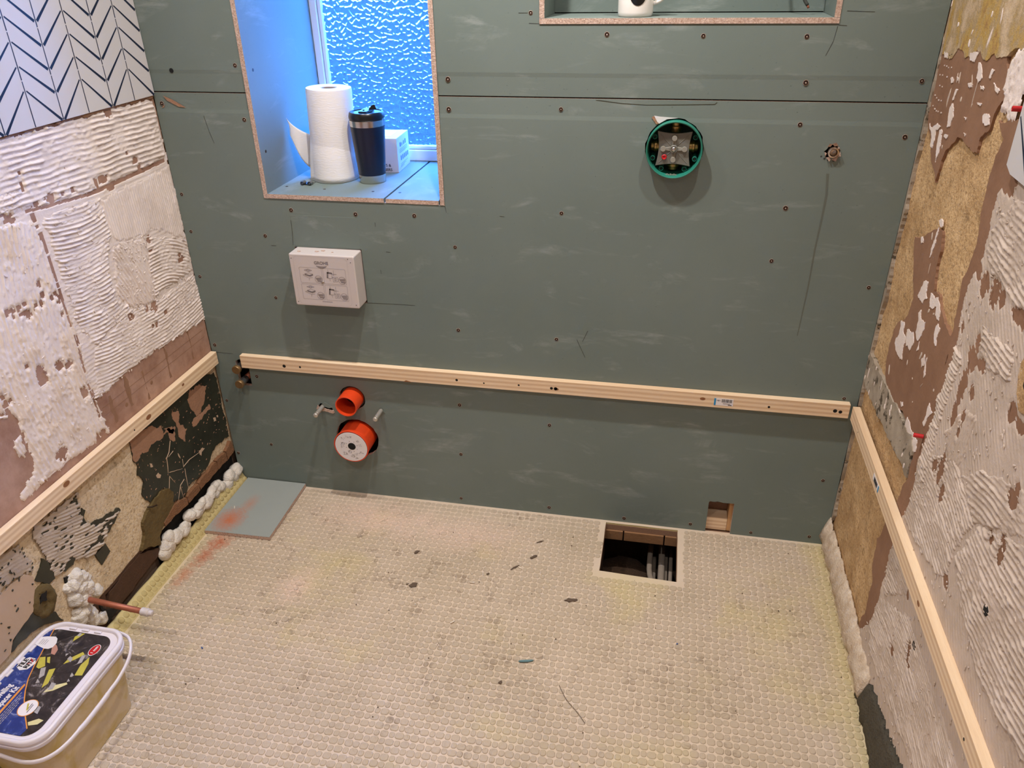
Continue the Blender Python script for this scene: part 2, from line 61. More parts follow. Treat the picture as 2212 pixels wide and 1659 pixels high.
FL = {'teal': [(1.103, -0.608), (1.136, -0.599)], 'hair': [(1.213, -0.662), (1.237, -0.701), (1.265, -0.73), (1.288, -0.758)], 'dark': [(0.719, -0.256), (0.753, -0.392), (0.733, -0.392), (1.071, -0.216), (1.204, -0.371), (1.069, -0.68), (1.025, -0.269), (0.953, -0.31), (1.079, -0.144)], 'white': [(0.917, -0.353), (0.9, -0.509), (1.041, -0.269)], 'blue': [(0.274, -0.715), (1.497, -0.477)], 'spots': [(0.631, -0.481), (0.84, -0.726), (0.95, -0.715), (1.075, -0.727), (1.043, -0.779), (1.103, -0.776), (0.943, -0.846), (1.263, -0.818), (0.904, -0.911), (0.998, -0.878), (1.049, -0.903), (0.722, -0.926), (0.724, -0.796), (1.259, -0.841)]}


# ------------------------------------------------------------------ helpers
ORG = {}

def link(name, me, parent=None, origin=(0, 0, 0)):
    o = bpy.data.objects.new(name, me)
    COL.objects.link(o)
    if parent is not None:
        po = ORG[parent.name]
        o.parent = parent
        o.location = (origin[0] - po[0], origin[1] - po[1], origin[2] - po[2])
    else:
        o.location = origin
    ORG[o.name] = tuple(origin)
    return o

def thing(name, label, cat, loc=(0, 0, 0), group=None, kind=None):
    o = link(name, None, None, loc)
    o.empty_display_size = 0.02
    tag(o, label, cat, group, kind)
    return o

def tag(o, label=None, cat=None, group=None, kind=None):
    if label: o['label'] = label
    if cat: o['category'] = cat
    if group: o['group'] = group
    if kind: o['kind'] = kind
    return o

class MB:
    """collects shapes in world metres and links them as one mesh"""
    def __init__(s):
        s.v, s.f, s.m = [], [], []
    def add(s, verts, faces, mi=0):
        b = len(s.v)
        s.v.extend([tuple(p) for p in verts])
        s.f.extend([tuple(i + b for i in f) for f in faces])
        s.m.extend([mi] * len(faces))
        return s
    def box(s, a, b, mi=0):
        x0, y0, z0 = a; x1, y1, z1 = b
        v = [(x0, y0, z0), (x1, y0, z0), (x1, y1, z0), (x0, y1, z0), (x0, y0, z1), (x1, y0, z1), (x1, y1, z1), (x0, y1, z1)]
        return s.add(v, [(0, 3, 2, 1), (4, 5, 6, 7), (0, 1, 5, 4), (1, 2, 6, 5), (2, 3, 7, 6), (3, 0, 4, 7)], mi)
    def loft(s, loops, cap0=True, cap1=True, mi=0, closed=True):
        n = len(loops[0]); v = [p for l in loops for p in l]; f = []
        for k in range(len(loops) - 1):
            for i in range(n if closed else n - 1):
                j = (i + 1) % n
                f.append((k * n + i, k * n + j, (k + 1) * n + j, (k + 1) * n + i))
        if cap0: f.append(tuple(range(n - 1, -1, -1)))
        if cap1: f.append(tuple((len(loops) - 1) * n + i for i in range(n)))
        return s.add(v, f, mi)
    def lathe(s, o, axis, prof, n=32, cap0=True, cap1=True, mi=0, sx=1.0):
        """prof: (distance along axis, radius)"""
        o = Vector(o); a = Vector(axis).normalized()
        t = Vector((0, 0, 1)) if abs(a.z) < 0.9 else Vector((1, 0, 0))
        u = a.cross(t).normalized(); w = a.cross(u)
        loops = []
        for d, r in prof:
            loops.append([o + a * d + u * (r * math.cos(2 * math.pi * i / n)) * sx + w * (r * math.sin(2 * math.pi * i / n)) for i in range(n)])
        return s.loft(loops, cap0, cap1, mi)
    def tube(s, pts, r, n=10, mi=0, flat=1.0):
        pts = [Vector(p) for p in pts]; loops = []
        rr = r if isinstance(r, (list, tuple)) else [r] * len(pts)
        ref = None
        for i, p in enumerate(pts):
            d = (pts[min(i + 1, len(pts) - 1)] - pts[max(i - 1, 0)]).normalized()
            if ref is None:
                ref = Vector((0, 0, 1)) if abs(d.z) < 0.85 else Vector((0, 1, 0))
            u = d.cross(ref).normalized(); w = u.cross(d).normalized(); ref = w
            loops.append([p + u * (rr[i] * flat * math.cos(2 * math.pi * k / n)) + w * (rr[i] * math.sin(2 * math.pi * k / n)) for k in range(n)])
        return s.loft(loops, True, True, mi)
    def prism(s, loop3, off, mi=0):
        """planar outline extruded by off (tessellated ends)"""
        off = Vector(off); a = [Vector(p) for p in loop3]; n = len(a)
        tris = tessellate_polygon([a])
        nor = Vector((0, 0, 0))
        for i in range(n):
            nor += a[i].cross(a[(i + 1) % n])
        flip = nor.dot(off) < 0
        T = []
        for t in tris:
            c = (a[t[1]] - a[t[0]]).cross(a[t[2]] - a[t[0]])
            T.append(t if c.dot(nor) > 0 else (t[0], t[2], t[1]))
        v = a + [p + off for p in a]
        f = [tuple(i + n for i in (t if not flip else (t[0], t[2], t[1]))) for t in T]
        f += [t if flip else (t[0], t[2], t[1]) for t in T]
        for i in range(n):
            j = (i + 1) % n
            f.append((i, j, j + n, i + n) if not flip else (j, i, i + n, j + n))
        return s.add(v, f, mi)
    def flat(s, loop3, mi=0):
        a = [Vector(p) for p in loop3]
        return s.add(a, [tuple(t) for t in tessellate_polygon([a])], mi)
    def build(s, name, mats, parent=None, origin=None, smooth=False, bevel=0, auto=None):
        if origin is None:
            origin = ORG[parent.name] if parent is not None else tuple(np.mean(np.array(s.v), axis=0))
        me = bpy.data.meshes.new(name)
        ox, oy, oz = origin
        me.from_pydata([(x - ox, y - oy, z - oz) for x, y, z in s.v], [], s.f)
        if not isinstance(mats, (list, tuple)): mats = [mats]
        for m in mats: me.materials.append(m)
        if len(mats) > 1: me.polygons.foreach_set('material_index', s.m)
        if smooth or auto: me.polygons.foreach_set('use_smooth', [True] * len(s.f))
        me.update()
        if auto: me.set_sharp_from_angle(angle=math.radians(auto))
        o = link(name, me, parent, origin)
        if bevel:
            b = o.modifiers.new('bevel', 'BEVEL'); b.width = bevel; b.segments = 2; b.limit_method = 'ANGLE'
        return o

def np_mesh(name, V, F, mats, parent=None, origin=(0, 0, 0), smooth=True):
    me = bpy.data.meshes.new(name)
    V = np.asarray(V, dtype=np.float32) - np.array(origin, dtype=np.float32)
    F = np.asarray(F, dtype=np.int32)
    k = F.shape[1]
    me.vertices.add(len(V)); me.vertices.foreach_set('co', V.ravel())
    me.loops.add(F.size); me.loops.foreach_set('vertex_index', F.ravel())
    me.polygons.add(len(F)); me.polygons.foreach_set('loop_start', np.arange(0, F.size, k, dtype=np.int32))
    me.polygons.foreach_set('loop_total', np.full(len(F), k, dtype=np.int32))
    me.polygons.foreach_set('use_smooth', np.full(len(F), smooth))
    for m in (mats if isinstance(mats, (list, tuple)) else [mats]): me.materials.append(m)
    me.update(calc_edges=True); me.validate()
    return link(name, me, parent, origin)

def hash2(i, j, seed):
    h = (i.astype(np.int64) * 374761393 + j.astype(np.int64) * 668265263 + seed * 974634777) & 0x7fffffff
    h = ((h ^ (h >> 13)) * 1274126177) & 0x7fffffff
    return ((h ^ (h >> 16)) & 0xffff) / 65535.0

def vnoise(x, y, seed=0):
    x = np.asarray(x, float); y = np.asarray(y, float)
    i = np.floor(x); j = np.floor(y); fx = x - i; fy = y - j
    fx = fx * fx * (3 - 2 * fx); fy = fy * fy * (3 - 2 * fy)
    a = hash2(i, j, seed); b = hash2(i + 1, j, seed); c = hash2(i, j + 1, seed); d = hash2(i + 1, j + 1, seed)
    return (a * (1 - fx) + b * fx) * (1 - fy) + (c * (1 - fx) + d * fx) * fy * 1.0

def fbm(x, y, seed=0, o=3):
    t = 0; a = 0.5; n = 0
    for k in range(o):
        t = t + a * vnoise(x * 2 ** k, y * 2 ** k, seed + k); n += a; a *= 0.5
    return t / n

def pip(px, py, poly):
    inside = np.zeros(px.shape, bool)
    n = len(poly)
    for i in range(n):
        x1, y1 = poly[i]; x2, y2 = poly[(i + 1) % n]
        if y1 == y2: continue
        c = (y1 > py) != (y2 > py)
        inside ^= c & (px < (x2 - x1) * (py - y1) / (y2 - y1) + x1)
    return inside

def ragged(poly, amp=0.12, mn=0.006, seed=1):
    """outline with broken edges: midpoint displacement"""
    r = random.Random(seed); pts = [tuple(p) for p in poly]
    for _ in range(6):
        out = []; done = True
        for i in range(len(pts)):
            a, b = pts[i], pts[(i + 1) % len(pts)]
            out.append(a); dx, dy = b[0] - a[0], b[1] - a[1]; l = math.hypot(dx, dy)
            if l > mn:
                k = r.uniform(-amp, amp) * min(1.0, 0.06 / l); t = r.uniform(0.4, 0.6)
                out.append((a[0] + dx * t - dy * k, a[1] + dy * t + dx * k)); done = False
        pts = out
        if done: break
    return pts

# ------------------------------------------------------------------ materials
class NT:
    def __init__(s, name):
        s.mat = bpy.data.materials.new(name); s.mat.use_nodes = True
        s.t = s.mat.node_tree; s.n = s.t.nodes; s.b = s.n['Principled BSDF']; s.out = s.n['Material Output']
        s._pos = None
    def new(s, typ, **kw):
        n = s.n.new(typ)
        for k, v in kw.items(): setattr(n, k, v)
        return n
    def set(s, node, i, v):
        if isinstance(v, bpy.types.NodeSocket): s.t.links.new(v, node.inputs[i])
        elif v is not None:
            if isinstance(v, (tuple, list)) and len(v) == 3 and node.inputs[i].type == 'RGBA': v = (*v, 1)
            node.inputs[i].default_value = v
    def pos(s):
        if s._pos is None: s._pos = s.new('ShaderNodeNewGeometry').outputs['Position']
        return s._pos
    def mapping(s, scale=(1, 1, 1), loc=(0, 0, 0), rot=(0, 0, 0), src=None):
        m = s.new('ShaderNodeMapping'); s.set(m, 0, src or s.pos())
        m.inputs['Scale'].default_value = scale; m.inputs['Location'].default_value = loc; m.inputs['Rotation'].default_value = rot
        return m.outputs[0]
    def noise(s, scale, detail=4, rough=0.55, vec=None, dist=0.0):
        n = s.new('ShaderNodeTexNoise'); s.set(n, 'Vector', vec or s.pos())
        n.inputs['Scale'].default_value = scale; n.inputs['Detail'].default_value = detail
        n.inputs['Roughness'].default_value = rough; n.inputs['Distortion'].default_value = dist
        return n.outputs[0]
    def voro(s, scale, vec=None, feature='F1', out=0, rnd=1.0):
        n = s.new('ShaderNodeTexVoronoi'); n.feature = feature; s.set(n, 'Vector', vec or s.pos())
        n.inputs['Scale'].default_value = scale; n.inputs['Randomness'].default_value = rnd
        return n.outputs[out]
    def wave(s, scale, dist=2.0, detail=2, vec=None, dscale=1.0, direction='X'):
        n = s.new('ShaderNodeTexWave'); n.bands_direction = direction; s.set(n, 'Vector', vec or s.pos())
        n.inputs['Scale'].default_value = scale; n.inputs['Distortion'].default_value = dist
        n.inputs['Detail'].default_value = detail; n.inputs['Detail Scale'].default_value = dscale
        return n.outputs[1]
    def ramp(s, fac, stops):
        r = s.new('ShaderNodeValToRGB'); s.set(r, 0, fac)
        e = r.color_ramp.elements
        while len(e) < len(stops): e.new(0.5)
        for k, (p, c) in enumerate(stops):
            e[k].position = p
            e[k].color = (c, c, c, 1) if not isinstance(c, (tuple, list)) else (*c, 1)
        return r.outputs[0]
    def mix(s, fac, a, b, mode='MIX'):
        m = s.new('ShaderNodeMix'); m.data_type = 'RGBA'; m.blend_type = mode
        s.set(m, 0, fac); s.set(m, 6, a); s.set(m, 7, b)
        return m.outputs[2]
    def math(s, op, a, b=0.0, c=None):
        m = s.new('ShaderNodeMath'); m.operation = op; s.set(m, 0, a); s.set(m, 1, b)
        if c is not None: s.set(m, 2, c)
        return m.outputs[0]
    def dist(s, center, scale=(1, 1, 1)):
        """distance from a place on the thing, in scaled metres"""
        v = s.mapping(scale, tuple(-a * b for a, b in zip(center, scale)))
        l = s.new('ShaderNodeVectorMath'); l.operation = 'LENGTH'; s.set(l, 0, v)
        return l.outputs['Value']
    def bump(s, h, dist=0.002, strength=1.0, prev=None):
        b = s.new('ShaderNodeBump'); b.inputs['Distance'].default_value = dist; b.inputs['Strength'].default_value = strength
        s.set(b, 'Height', h)
        if prev is not None: s.set(b, 'Normal', prev)
        return b.outputs[0]
    def done(s, color=None, rough=0.8, metal=0.0, normal=None, spec=None, **kw):
        s.set(s.b, 'Base Color', color); s.set(s.b, 'Roughness', rough); s.set(s.b, 'Metallic', metal)
        if normal is not None: s.set(s.b, 'Normal', normal)
        if spec is not None: s.set(s.b, 'Specular IOR Level', spec)
        for k, v in kw.items(): s.set(s.b, k, v)
        return s.mat

def plain(name, c, rough=0.6, metal=0.0, var=0.12, scale=40, bump=0.0, spec=None):
    t = NT(name)
    n = t.noise(scale, 4)
    d = tuple(max(0, x * (1 - var)) for x in c); l = tuple(min(1, x * (1 + var)) for x in c)
    col = t.mix(n, d, l)
    return t.done(col, rough, metal, t.bump(t.noise(scale * 4, 3), bump) if bump else None, spec)

def srgb(r, g, b):
    return tuple(((x / 255) / 12.92 if x <= 10 else (((x / 255) + 0.055) / 1.055) ** 2.4) for x in (r, g, b))

MAT = {}
# moisture resistant plasterboard paper
def board_mat(name, c0, c1, cs, grain=(1.2, 1, 9)):
    t = NT(name)
    base = t.mix(t.ramp(t.noise(2.2, 5, 0.6), [(0.3, 0.0), (0.72, 1.0)]), c0, c1)
    sm = t.noise(3.0, 6, 0.62, t.mapping((1.6, 1, 4.5), rot=(0, 0.42, 0)), 0.8)
    sm2 = t.noise(9.0, 5, 0.7, t.mapping((1.0, 1, 5.0), rot=(0, -0.35, 0)), 0.4)
    f = t.math('MULTIPLY', t.ramp(sm, [(0.56, 0.0), (0.74, 1.0)]), t.ramp(sm2, [(0.4, 0.0), (0.62, 1.0)]))
    col = t.mix(t.math('MULTIPLY', f, 0.75), base, cs)
    specks = t.ramp(t.noise(160, 2), [(0.26, 0.0), (0.30, 1.0)])
    col = t.mix(specks, tuple(x * 0.8 for x in c0), col)
    return t.done(col, 0.72, 0, t.bump(t.noise(700, 2), 0.0003, 0.35), 0.3)
MAT['board'] = board_mat('moisture_board_paper', srgb(110, 122, 116), srgb(119, 130, 124), srgb(156, 163, 158))
MAT['offcut'] = None
t = NT('gypsum_core')
n = t.noise(260, 5, 0.7)
MAT['core'] = t.done(t.mix(t.ramp(n, [(0.35, 0), (0.65, 1)]), srgb(176, 142, 122), srgb(226, 200, 184)), 0.95, 0, t.bump(n, 0.003, 1.0))
# bare plaster (pink brown skim)
t = NT('bare_plaster')
n = t.noise(8, 6, 0.68)
col = t.mix(t.ramp(n, [(0.32, 0), (0.68, 1)]), srgb(138, 98, 78), srgb(184, 148, 128))
st = t.noise(14, 5, 0.7, t.mapping((1, 1.2, 0.35)))
col = t.mix(t.math('MULTIPLY', t.ramp(st, [(0.55, 0), (0.75, 1)]), 0.4), col, srgb(198, 166, 150))
MAT['plaster'] = t.done(col, 0.85, 0, t.bump(t.noise(90, 4), 0.0012, 0.6))
t = NT('brown_plaster')
n = t.noise(7, 6, 0.65)
col = t.mix(t.ramp(n, [(0.3, 0), (0.7, 1)]), srgb(128, 92, 68), srgb(152, 114, 88))
MAT['brown'] = t.done(col, 0.85, 0, t.bump(t.noise(70, 5), 0.0015, 0.7))
# sandy render
def sand(name, a, b, c):
    t = NT(name)
    n = t.noise(9, 6, 0.7); n2 = t.noise(120, 4, 0.7)
    col = t.mix(t.ramp(n, [(0.3, 0), (0.7, 1)]), a, b)
    col = t.mix(t.ramp(n2, [(0.35, 1), (0.5, 0)]), col, c)
    dk = t.noise(28, 5, 0.75)
    col = t.mix(t.math('MULTIPLY', t.ramp(dk, [(0.57, 0), (0.72, 1)]), 0.7), col, tuple(x * 0.35 for x in c))
    h = t.math('ADD', t.math('MULTIPLY', n2, 0.6), t.math('MULTIPLY', t.noise(30, 5, 0.6), 1.0))
    return t.done(col, 0.95, 0, t.bump(h, 0.005, 0.7), 0.15)
MAT['sand'] = sand('sandy_render', srgb(172, 136, 94), srgb(226, 192, 146), srgb(166, 132, 94))
MAT['sand_l'] = sand('pale_sandy_render', srgb(208, 184, 150), srgb(236, 216, 186), srgb(188, 162, 128))
# tile adhesive
def adh(name, a, b, dark=None, df=0.0, dscale=60):
    t = NT(name)
    n = t.noise(12, 5, 0.6)
    col = t.mix(t.ramp(n, [(0.3, 0), (0.7, 1)]), a, b)
    if dark:
        d = t.ramp(t.noise(dscale, 4, 0.7), [(df, 1), (df + 0.04, 0)])
        col = t.mix(d, col, dark)
    return t.done(col, 0.8, 0, t.bump(t.noise(220, 4, 0.6), 0.0012, 0.7), 0.3)
MAT['adhesive'] = adh('tile_adhesive', srgb(220, 204, 194), srgb(240, 226, 218), srgb(160, 122, 100), 0.25, 40)
MAT['adhesive_r'] = adh('grey_tile_adhesive', srgb(188, 170, 154), srgb(210, 192, 177), srgb(140, 104, 82), 0.27, 40)
MAT['adhesive_d'] = adh('old_adhesive', srgb(176, 158, 140), srgb(206, 190, 174), srgb(58, 56, 48), 0.34, 45)
MAT['grey_crust'] = adh('grey_crust', srgb(132, 118, 100), srgb(186, 172, 154), srgb(86, 76, 62), 0.40, 26)
# old dark green paint
t = NT('dark_green_paint')
n = t.noise(10, 5, 0.6)
col = t.mix(t.ramp(n, [(0.35, 0), (0.75, 1)]), srgb(34, 34, 26), srgb(58, 58, 44))
sc = t.noise(40, 6, 0.75, t.mapping((1, 1.0, 0.5)))
col = t.mix(t.ramp(sc, [(0.67, 0), (0.70, 1)]), col, srgb(156, 118, 90))
MAT['darkpaint'] = t.done(col, 0.38, 0, t.bump(t.noise(60, 4), 0.001, 0.5), 0.5)
MAT['olive'] = plain('olive_stained_plaster', srgb(98, 80, 44), 0.85, 0, 0.35, 14, 0.004)
MAT['beige'] = plain('beige_filler', srgb(196, 168, 142), 0.8, 0, 0.08, 12, 0.0008)
MAT['pinkscuff'] = plain('pink_scuffed_plaster', srgb(164, 124, 98), 0.85, 0, 0.15, 40, 0.002)
MAT['yellowskim'] = None
t = NT('yellow_stained_skim')
n = t.noise(13, 6, 0.68, t.mapping((1, 1.2, 0.8)), 0.3)
col = t.ramp(n, [(0.30, srgb(150, 112, 74)), (0.42, srgb(186, 152, 82)), (0.50, srgb(172, 148, 112)), (0.58, srgb(200, 174, 140)), (0.72, srgb(206, 186, 160))])
MAT['yellowskim'] = t.done(col, 0.85, 0, t.bump(t.noise(40, 6, 0.7), 0.004, 0.9))
MAT['joist'] = plain('joist_timber', srgb(142, 104, 70), 0.8, 0, 0.25, 25, 0.001)
MAT['brick'] = plain('broken_brick', srgb(132, 92, 62), 0.9, 0, 0.3, 50, 0.004)
MAT['darkwood'] = plain('dark_timber', srgb(74, 48, 30), 0.85, 0, 0.3, 30, 0.002)
MAT['void'] = plain('dark_void', srgb(22, 18, 15), 0.95, 0, 0.3, 30)
MAT['mortar'] = plain('wet_dark_mortar', srgb(74, 68, 56), 0.75, 0, 0.3, 45, 0.006)
MAT['masonry'] = plain('masonry', srgb(120, 100, 84), 0.9, 0, 0.2, 20, 0.002)
MAT['paint'] = plain('white_emulsion', srgb(232, 226, 216), 0.8, 0, 0.03, 10)
# glazed tile
t = NT('white_glazed_tile')
col = t.mix(t.noise(6, 3), srgb(206, 202, 202), srgb(216, 211, 211))
MAT['tile'] = t.done(col, 0.28, 0, t.bump(t.noise(18, 3), 0.001, 0.3))
MAT['navy'] = plain('navy_print', srgb(24, 36, 62), 0.35, 0, 0.1, 60)
# pine
def pine(name, axis, a=srgb(212, 176, 138), b=srgb(240, 214, 180)):
    t = NT(name)
    st = [14.0, 14.0, 14.0]; st['xyz'.index(axis)] = 0.9
    m = t.mapping(tuple(st))
    w = t.wave(1.6, 3.2, 3, m, 0.8, 'Z')
    n = t.noise(6, 5, 0.65, m)
    fine = t.noise(40, 4, 0.7, m)
    f = t.math('ADD', t.math('MULTIPLY', w, 0.55), t.math('MULTIPLY', n, 0.45))
    col = t.mix(t.ramp(f, [(0.25, 0), (0.9, 1)]), b, a)
    col = t.mix(t.math('MULTIPLY', t.ramp(fine, [(0.5, 0), (0.75, 1)]), 0.25), col, tuple(x * 0.78 for x in a))
    return t.done(col, 0.6, 0, t.bump(fine, 0.0006, 0.5), 0.3)
MAT['pine_x'] = pine('planed_pine_x', 'x')
MAT['pine_y'] = pine('planed_pine_y', 'y')
MAT['pine_z'] = pine('planed_pine_z', 'z', srgb(168, 122, 78), srgb(204, 160, 112))
MAT['knot'] = plain('knot', srgb(140, 92, 58), 0.6, 0, 0.3, 200)
MAT['black'] = plain('black_hole', srgb(14, 12, 11), 0.9, 0, 0.2, 60)
MAT['screw'] = plain('rusty_screw', srgb(46, 30, 20), 0.5, 0.4, 0.4, 300)
MAT['pencil'] = plain('pencil', srgb(62, 64, 58), 0.7, 0, 0.2, 100)
MAT['stain'] = plain('damp_stain', srgb(98, 104, 95), 0.7, 0, 0.1, 40)
MAT['whiteplastic'] = plain('white_plastic', srgb(206, 196, 192), 0.35, 0, 0.03, 20)
MAT['print'] = plain('grey_print', srgb(124, 116, 116), 0.6, 0, 0.1, 60)
MAT['print_l'] = plain('light_grey_print', srgb(168, 158, 156), 0.6, 0, 0.08, 60)
MAT['teal'] = plain('teal_plastic', srgb(38, 122, 104), 0.38, 0, 0.1, 30)
MAT['teal_d'] = plain('dark_teal_plastic', srgb(16, 62, 54), 0.45, 0, 0.15, 30)
MAT['greyplate'] = plain('grey_plastic', srgb(112, 110, 102), 0.45, 0, 0.06, 40)
MAT['greyplate_l'] = plain('light_grey_plastic', srgb(146, 142, 130), 0.4, 0, 0.06, 40)
MAT['brass'] = plain('brass', srgb(190, 156, 96), 0.32, 0.9, 0.12, 60)
MAT['tarnish'] = plain('tarnished_brass', srgb(150, 122, 84), 0.42, 0.75, 0.3, 90)
MAT['steel'] = plain('steel', srgb(200, 196, 190), 0.22, 1.0, 0.06, 60)
MAT['stud'] = plain('zinc_plated_stud', srgb(196, 190, 180), 0.35, 0.5, 0.06, 60)
MAT['chrome'] = plain('nickel', srgb(206, 194, 180), 0.2, 1.0, 0.08, 60)
MAT['red'] = plain('red_plastic', srgb(190, 24, 30), 0.4, 0, 0.1, 60)
MAT['orange'] = plain('orange_plastic', srgb(228, 70, 24), 0.45, 0, 0.06, 25)
MAT['orange_d'] = plain('dark_orange_plastic', srgb(200, 48, 16), 0.5, 0, 0.06, 25)
MAT['copper'] = plain('copper', srgb(168, 100, 76), 0.5, 0.45, 0.22, 60)
def foam(name, a, b):
    t = NT(name)
    n = t.noise(40, 5, 0.6)
    v = t.voro(220)
    return t.done(t.mix(t.ramp(n, [(0.3, 0), (0.7, 1)]), a, b), 0.85, 0, t.bump(t.math('ADD', n, t.math('MULTIPLY', v, 0.5)), 0.003, 0.8), 0.2)
MAT['foam'] = foam('expanding_foam', srgb(206, 196, 184), srgb(236, 228, 216))
MAT['foam_crust'] = foam('cut_foam_crust', srgb(188, 164, 138), srgb(224, 208, 188))
MAT['mug'] = plain('white_ceramic', srgb(232, 226, 218), 0.18, 0, 0.02, 20)
MAT['blackgloss'] = plain('black_plastic', srgb(20, 20, 22), 0.3, 0, 0.1, 30)
MAT['tumbler'] = plain('navy_lacquer', srgb(12, 20, 42), 0.33, 0, 0.12, 20)
MAT['pvc'] = plain('white_window_plastic', srgb(220, 222, 226), 0.3, 0, 0.02, 20)
t = NT('kitchen_paper')
w = t.noise(70, 3, 0.5, t.mapping((1, 1, 1)), 0.4)
wv = t.wave(30, 9, 1, t.mapping((0.7, 0.7, 1.4)), 2.0, 'Z')
MAT['paper'] = t.done(srgb(236, 230, 226), 0.9, 0, t.bump(t.math('ADD', t.math('MULTIPLY', wv, 0.4), w), 0.0008, 0.35), 0.1)
t = NT('brown_card')
MAT['card'] = t.done(t.mix(t.noise(30, 4), srgb(150, 128, 110), srgb(162, 140, 122)), 0.8)
MAT['carton'] = plain('white_carton', srgb(206, 196, 196), 0.6, 0, 0.03, 20)
MAT['ink'] = plain('dark_ink', srgb(34, 30, 34), 0.6, 0, 0.1, 60)
MAT['inkblue'] = plain('grey_blue_ink', srgb(96, 110, 160), 0.6, 0, 0.1, 60)
MAT['galv'] = plain('galvanised_clip', srgb(150, 152, 154), 0.3, 0.9, 0.2, 200)
MAT['cable'] = plain('grey_cable_sheath', srgb(150, 136, 122), 0.6, 0, 0.15, 80)
MAT['soil'] = plain('rubble', srgb(78, 56, 38), 0.95, 0, 0.45, 60, 0.01)
MAT['chip'] = plain('chipboard', srgb(150, 116, 92), 0.9, 0, 0.25, 250, 0.001)
# floor mat
STRIP = (0.045, -0.30)
def floor_mat(name, c, d, yel, groove):
    t = NT(name)
    col = t.mix(t.ramp(t.noise(4.0, 5, 0.6), [(0.32, 0), (0.7, 1)]), c, d)
    y = t.ramp(t.noise(3.2, 4, 0.6, t.mapping((1, 1, 1), (3.1, 1.7, 0))), [(0.55, 0), (0.72, 1)])
    col = t.mix(t.math('MULTIPLY', y, 0.55), col, yel)
    e = t.new('ShaderNodeSeparateXYZ'); t.set(e, 0, t.pos())
    # yellow foam shows along both sides of the mat where the coating wore off
    lft = t.ramp(t.math('ADD', e.outputs[0], t.math('MULTIPLY', t.noise(14, 4), 0.06)), [(0.03, 1), (0.12, 0)])
    rgh = t.ramp(t.math('ADD', e.outputs[0], t.math('MULTIPLY', t.noise(9, 4), 0.12)), [(0.0, 0), (1.0, 1)])
    col = t.mix(t.math('MULTIPLY', lft, 0.6), col, yel)
    rr = t.math('SUBTRACT', e.outputs[0], t.math('MULTIPLY', t.noise(9, 4), 0.10))
    rf = t.math('SMOOTH_MIN', 1.0, t.math('MAXIMUM', 0.0, t.math('MULTIPLY', t.math('SUBTRACT', rr, 1.80), 14.0)), 0.1)
    col = t.mix(t.math('MULTIPLY', rf, 0.65), col, yel)
    # pale dusty places
    for cx, cy, sx, sy, k in [(0.42, -0.45, 9, 7, 0.8), (0.55, -0.12, 2.6, 6, 0.8), (0.85, -0.15, 2.6, 6, 0.6)]:
        q = t.math('ADD', t.dist((cx, cy, 0), (sx, sy, 1)), t.math('MULTIPLY', t.noise(16, 4), 0.7))
        col = t.mix(t.math('MULTIPLY', t.ramp(q, [(0.45, 1), (1.1, 0)]), k if groove else k * 0.7), col, srgb(226, 198, 180))
    # orange overspray dust beside the offcut
    for cx, cy, sx, sy, k in [(0.100, -0.315, 12, 12, 0.85), (0.088, -0.38, 15, 9, 0.75), (0.070, -0.47, 19, 8, 0.6)]:
        q = t.math('ADD', t.dist((cx, cy, 0), (sx, sy, 1)), t.math('MULTIPLY', t.noise(60, 4), 0.9))
        col = t.mix(t.math('MULTIPLY', t.ramp(q, [(0.5, 1), (1.35, 0)]), k), col, srgb(186, 108, 74))
    # grubby marks
    g = t.noise(22, 5, 0.7, None, 0.6); g2 = t.noise(2.6, 3, 0.6, t.mapping((1, 1, 1), (7, 2, 0)))
    gm = t.math('MULTIPLY', t.ramp(g, [(0.53, 0), (0.68, 1)]), t.ramp(g2, [(0.40, 0), (0.60, 1)]))
    if not groove:
        col = t.mix(t.math('MULTIPLY', gm, 0.62), col, srgb(122, 102, 84))
    sp = t.ramp(t.noise(190, 3, 0.6), [(0.27, 1), (0.30, 0)])
    col = t.mix(t.math('MULTIPLY', sp, 0.5), col, srgb(120, 96, 70))
    return t.done(col, 0.85, 0, t.bump(t.noise(320, 4, 0.6), 0.0012, 0.7), 0.25)
MAT['cell'] = floor_mat('mat_cells', srgb(182, 165, 142), srgb(196, 178, 157), srgb(200, 184, 128), False)
MAT['coat'] = floor_mat('mat_coating', srgb(206, 187, 164), srgb(218, 199, 178), srgb(214, 196, 146), True)
MAT['lip'] = plain('yellow_mat_foam', srgb(202, 184, 130), 0.8, 0, 0.12, 30, 0.001)
MAT['lip_c'] = plain('yellow_mat_bubbles', srgb(188, 170, 116), 0.75, 0, 0.15, 30, 0.001)
# offcut with overspray
t = NT('board_offcut_paper')
col = t.mix(t.noise(6, 4), srgb(146, 152, 147), srgb(156, 161, 156))
q = t.math('ADD', t.math('MULTIPLY', t.dist((0.085, -0.225, 0), (11, 9, 1)), 1.0), t.math('MULTIPLY', t.noise(180, 3, 0.7), 0.7))
q2 = t.math('ADD', t.dist((0.11, -0.14, 0), (22, 11, 1)), t.math('MULTIPLY', t.noise(180, 3, 0.7), 0.7))
col = t.mix(t.math('MULTIPLY', t.ramp(q, [(0.35, 1), (1.5, 0)]), 0.95), col, srgb(190, 104, 62))
col = t.mix(t.math('MULTIPLY', t.ramp(q2, [(0.35, 1), (1.6, 0)]), 0.5), col, srgb(190, 116, 76))
MAT['offcut'] = t.done(col, 0.7)
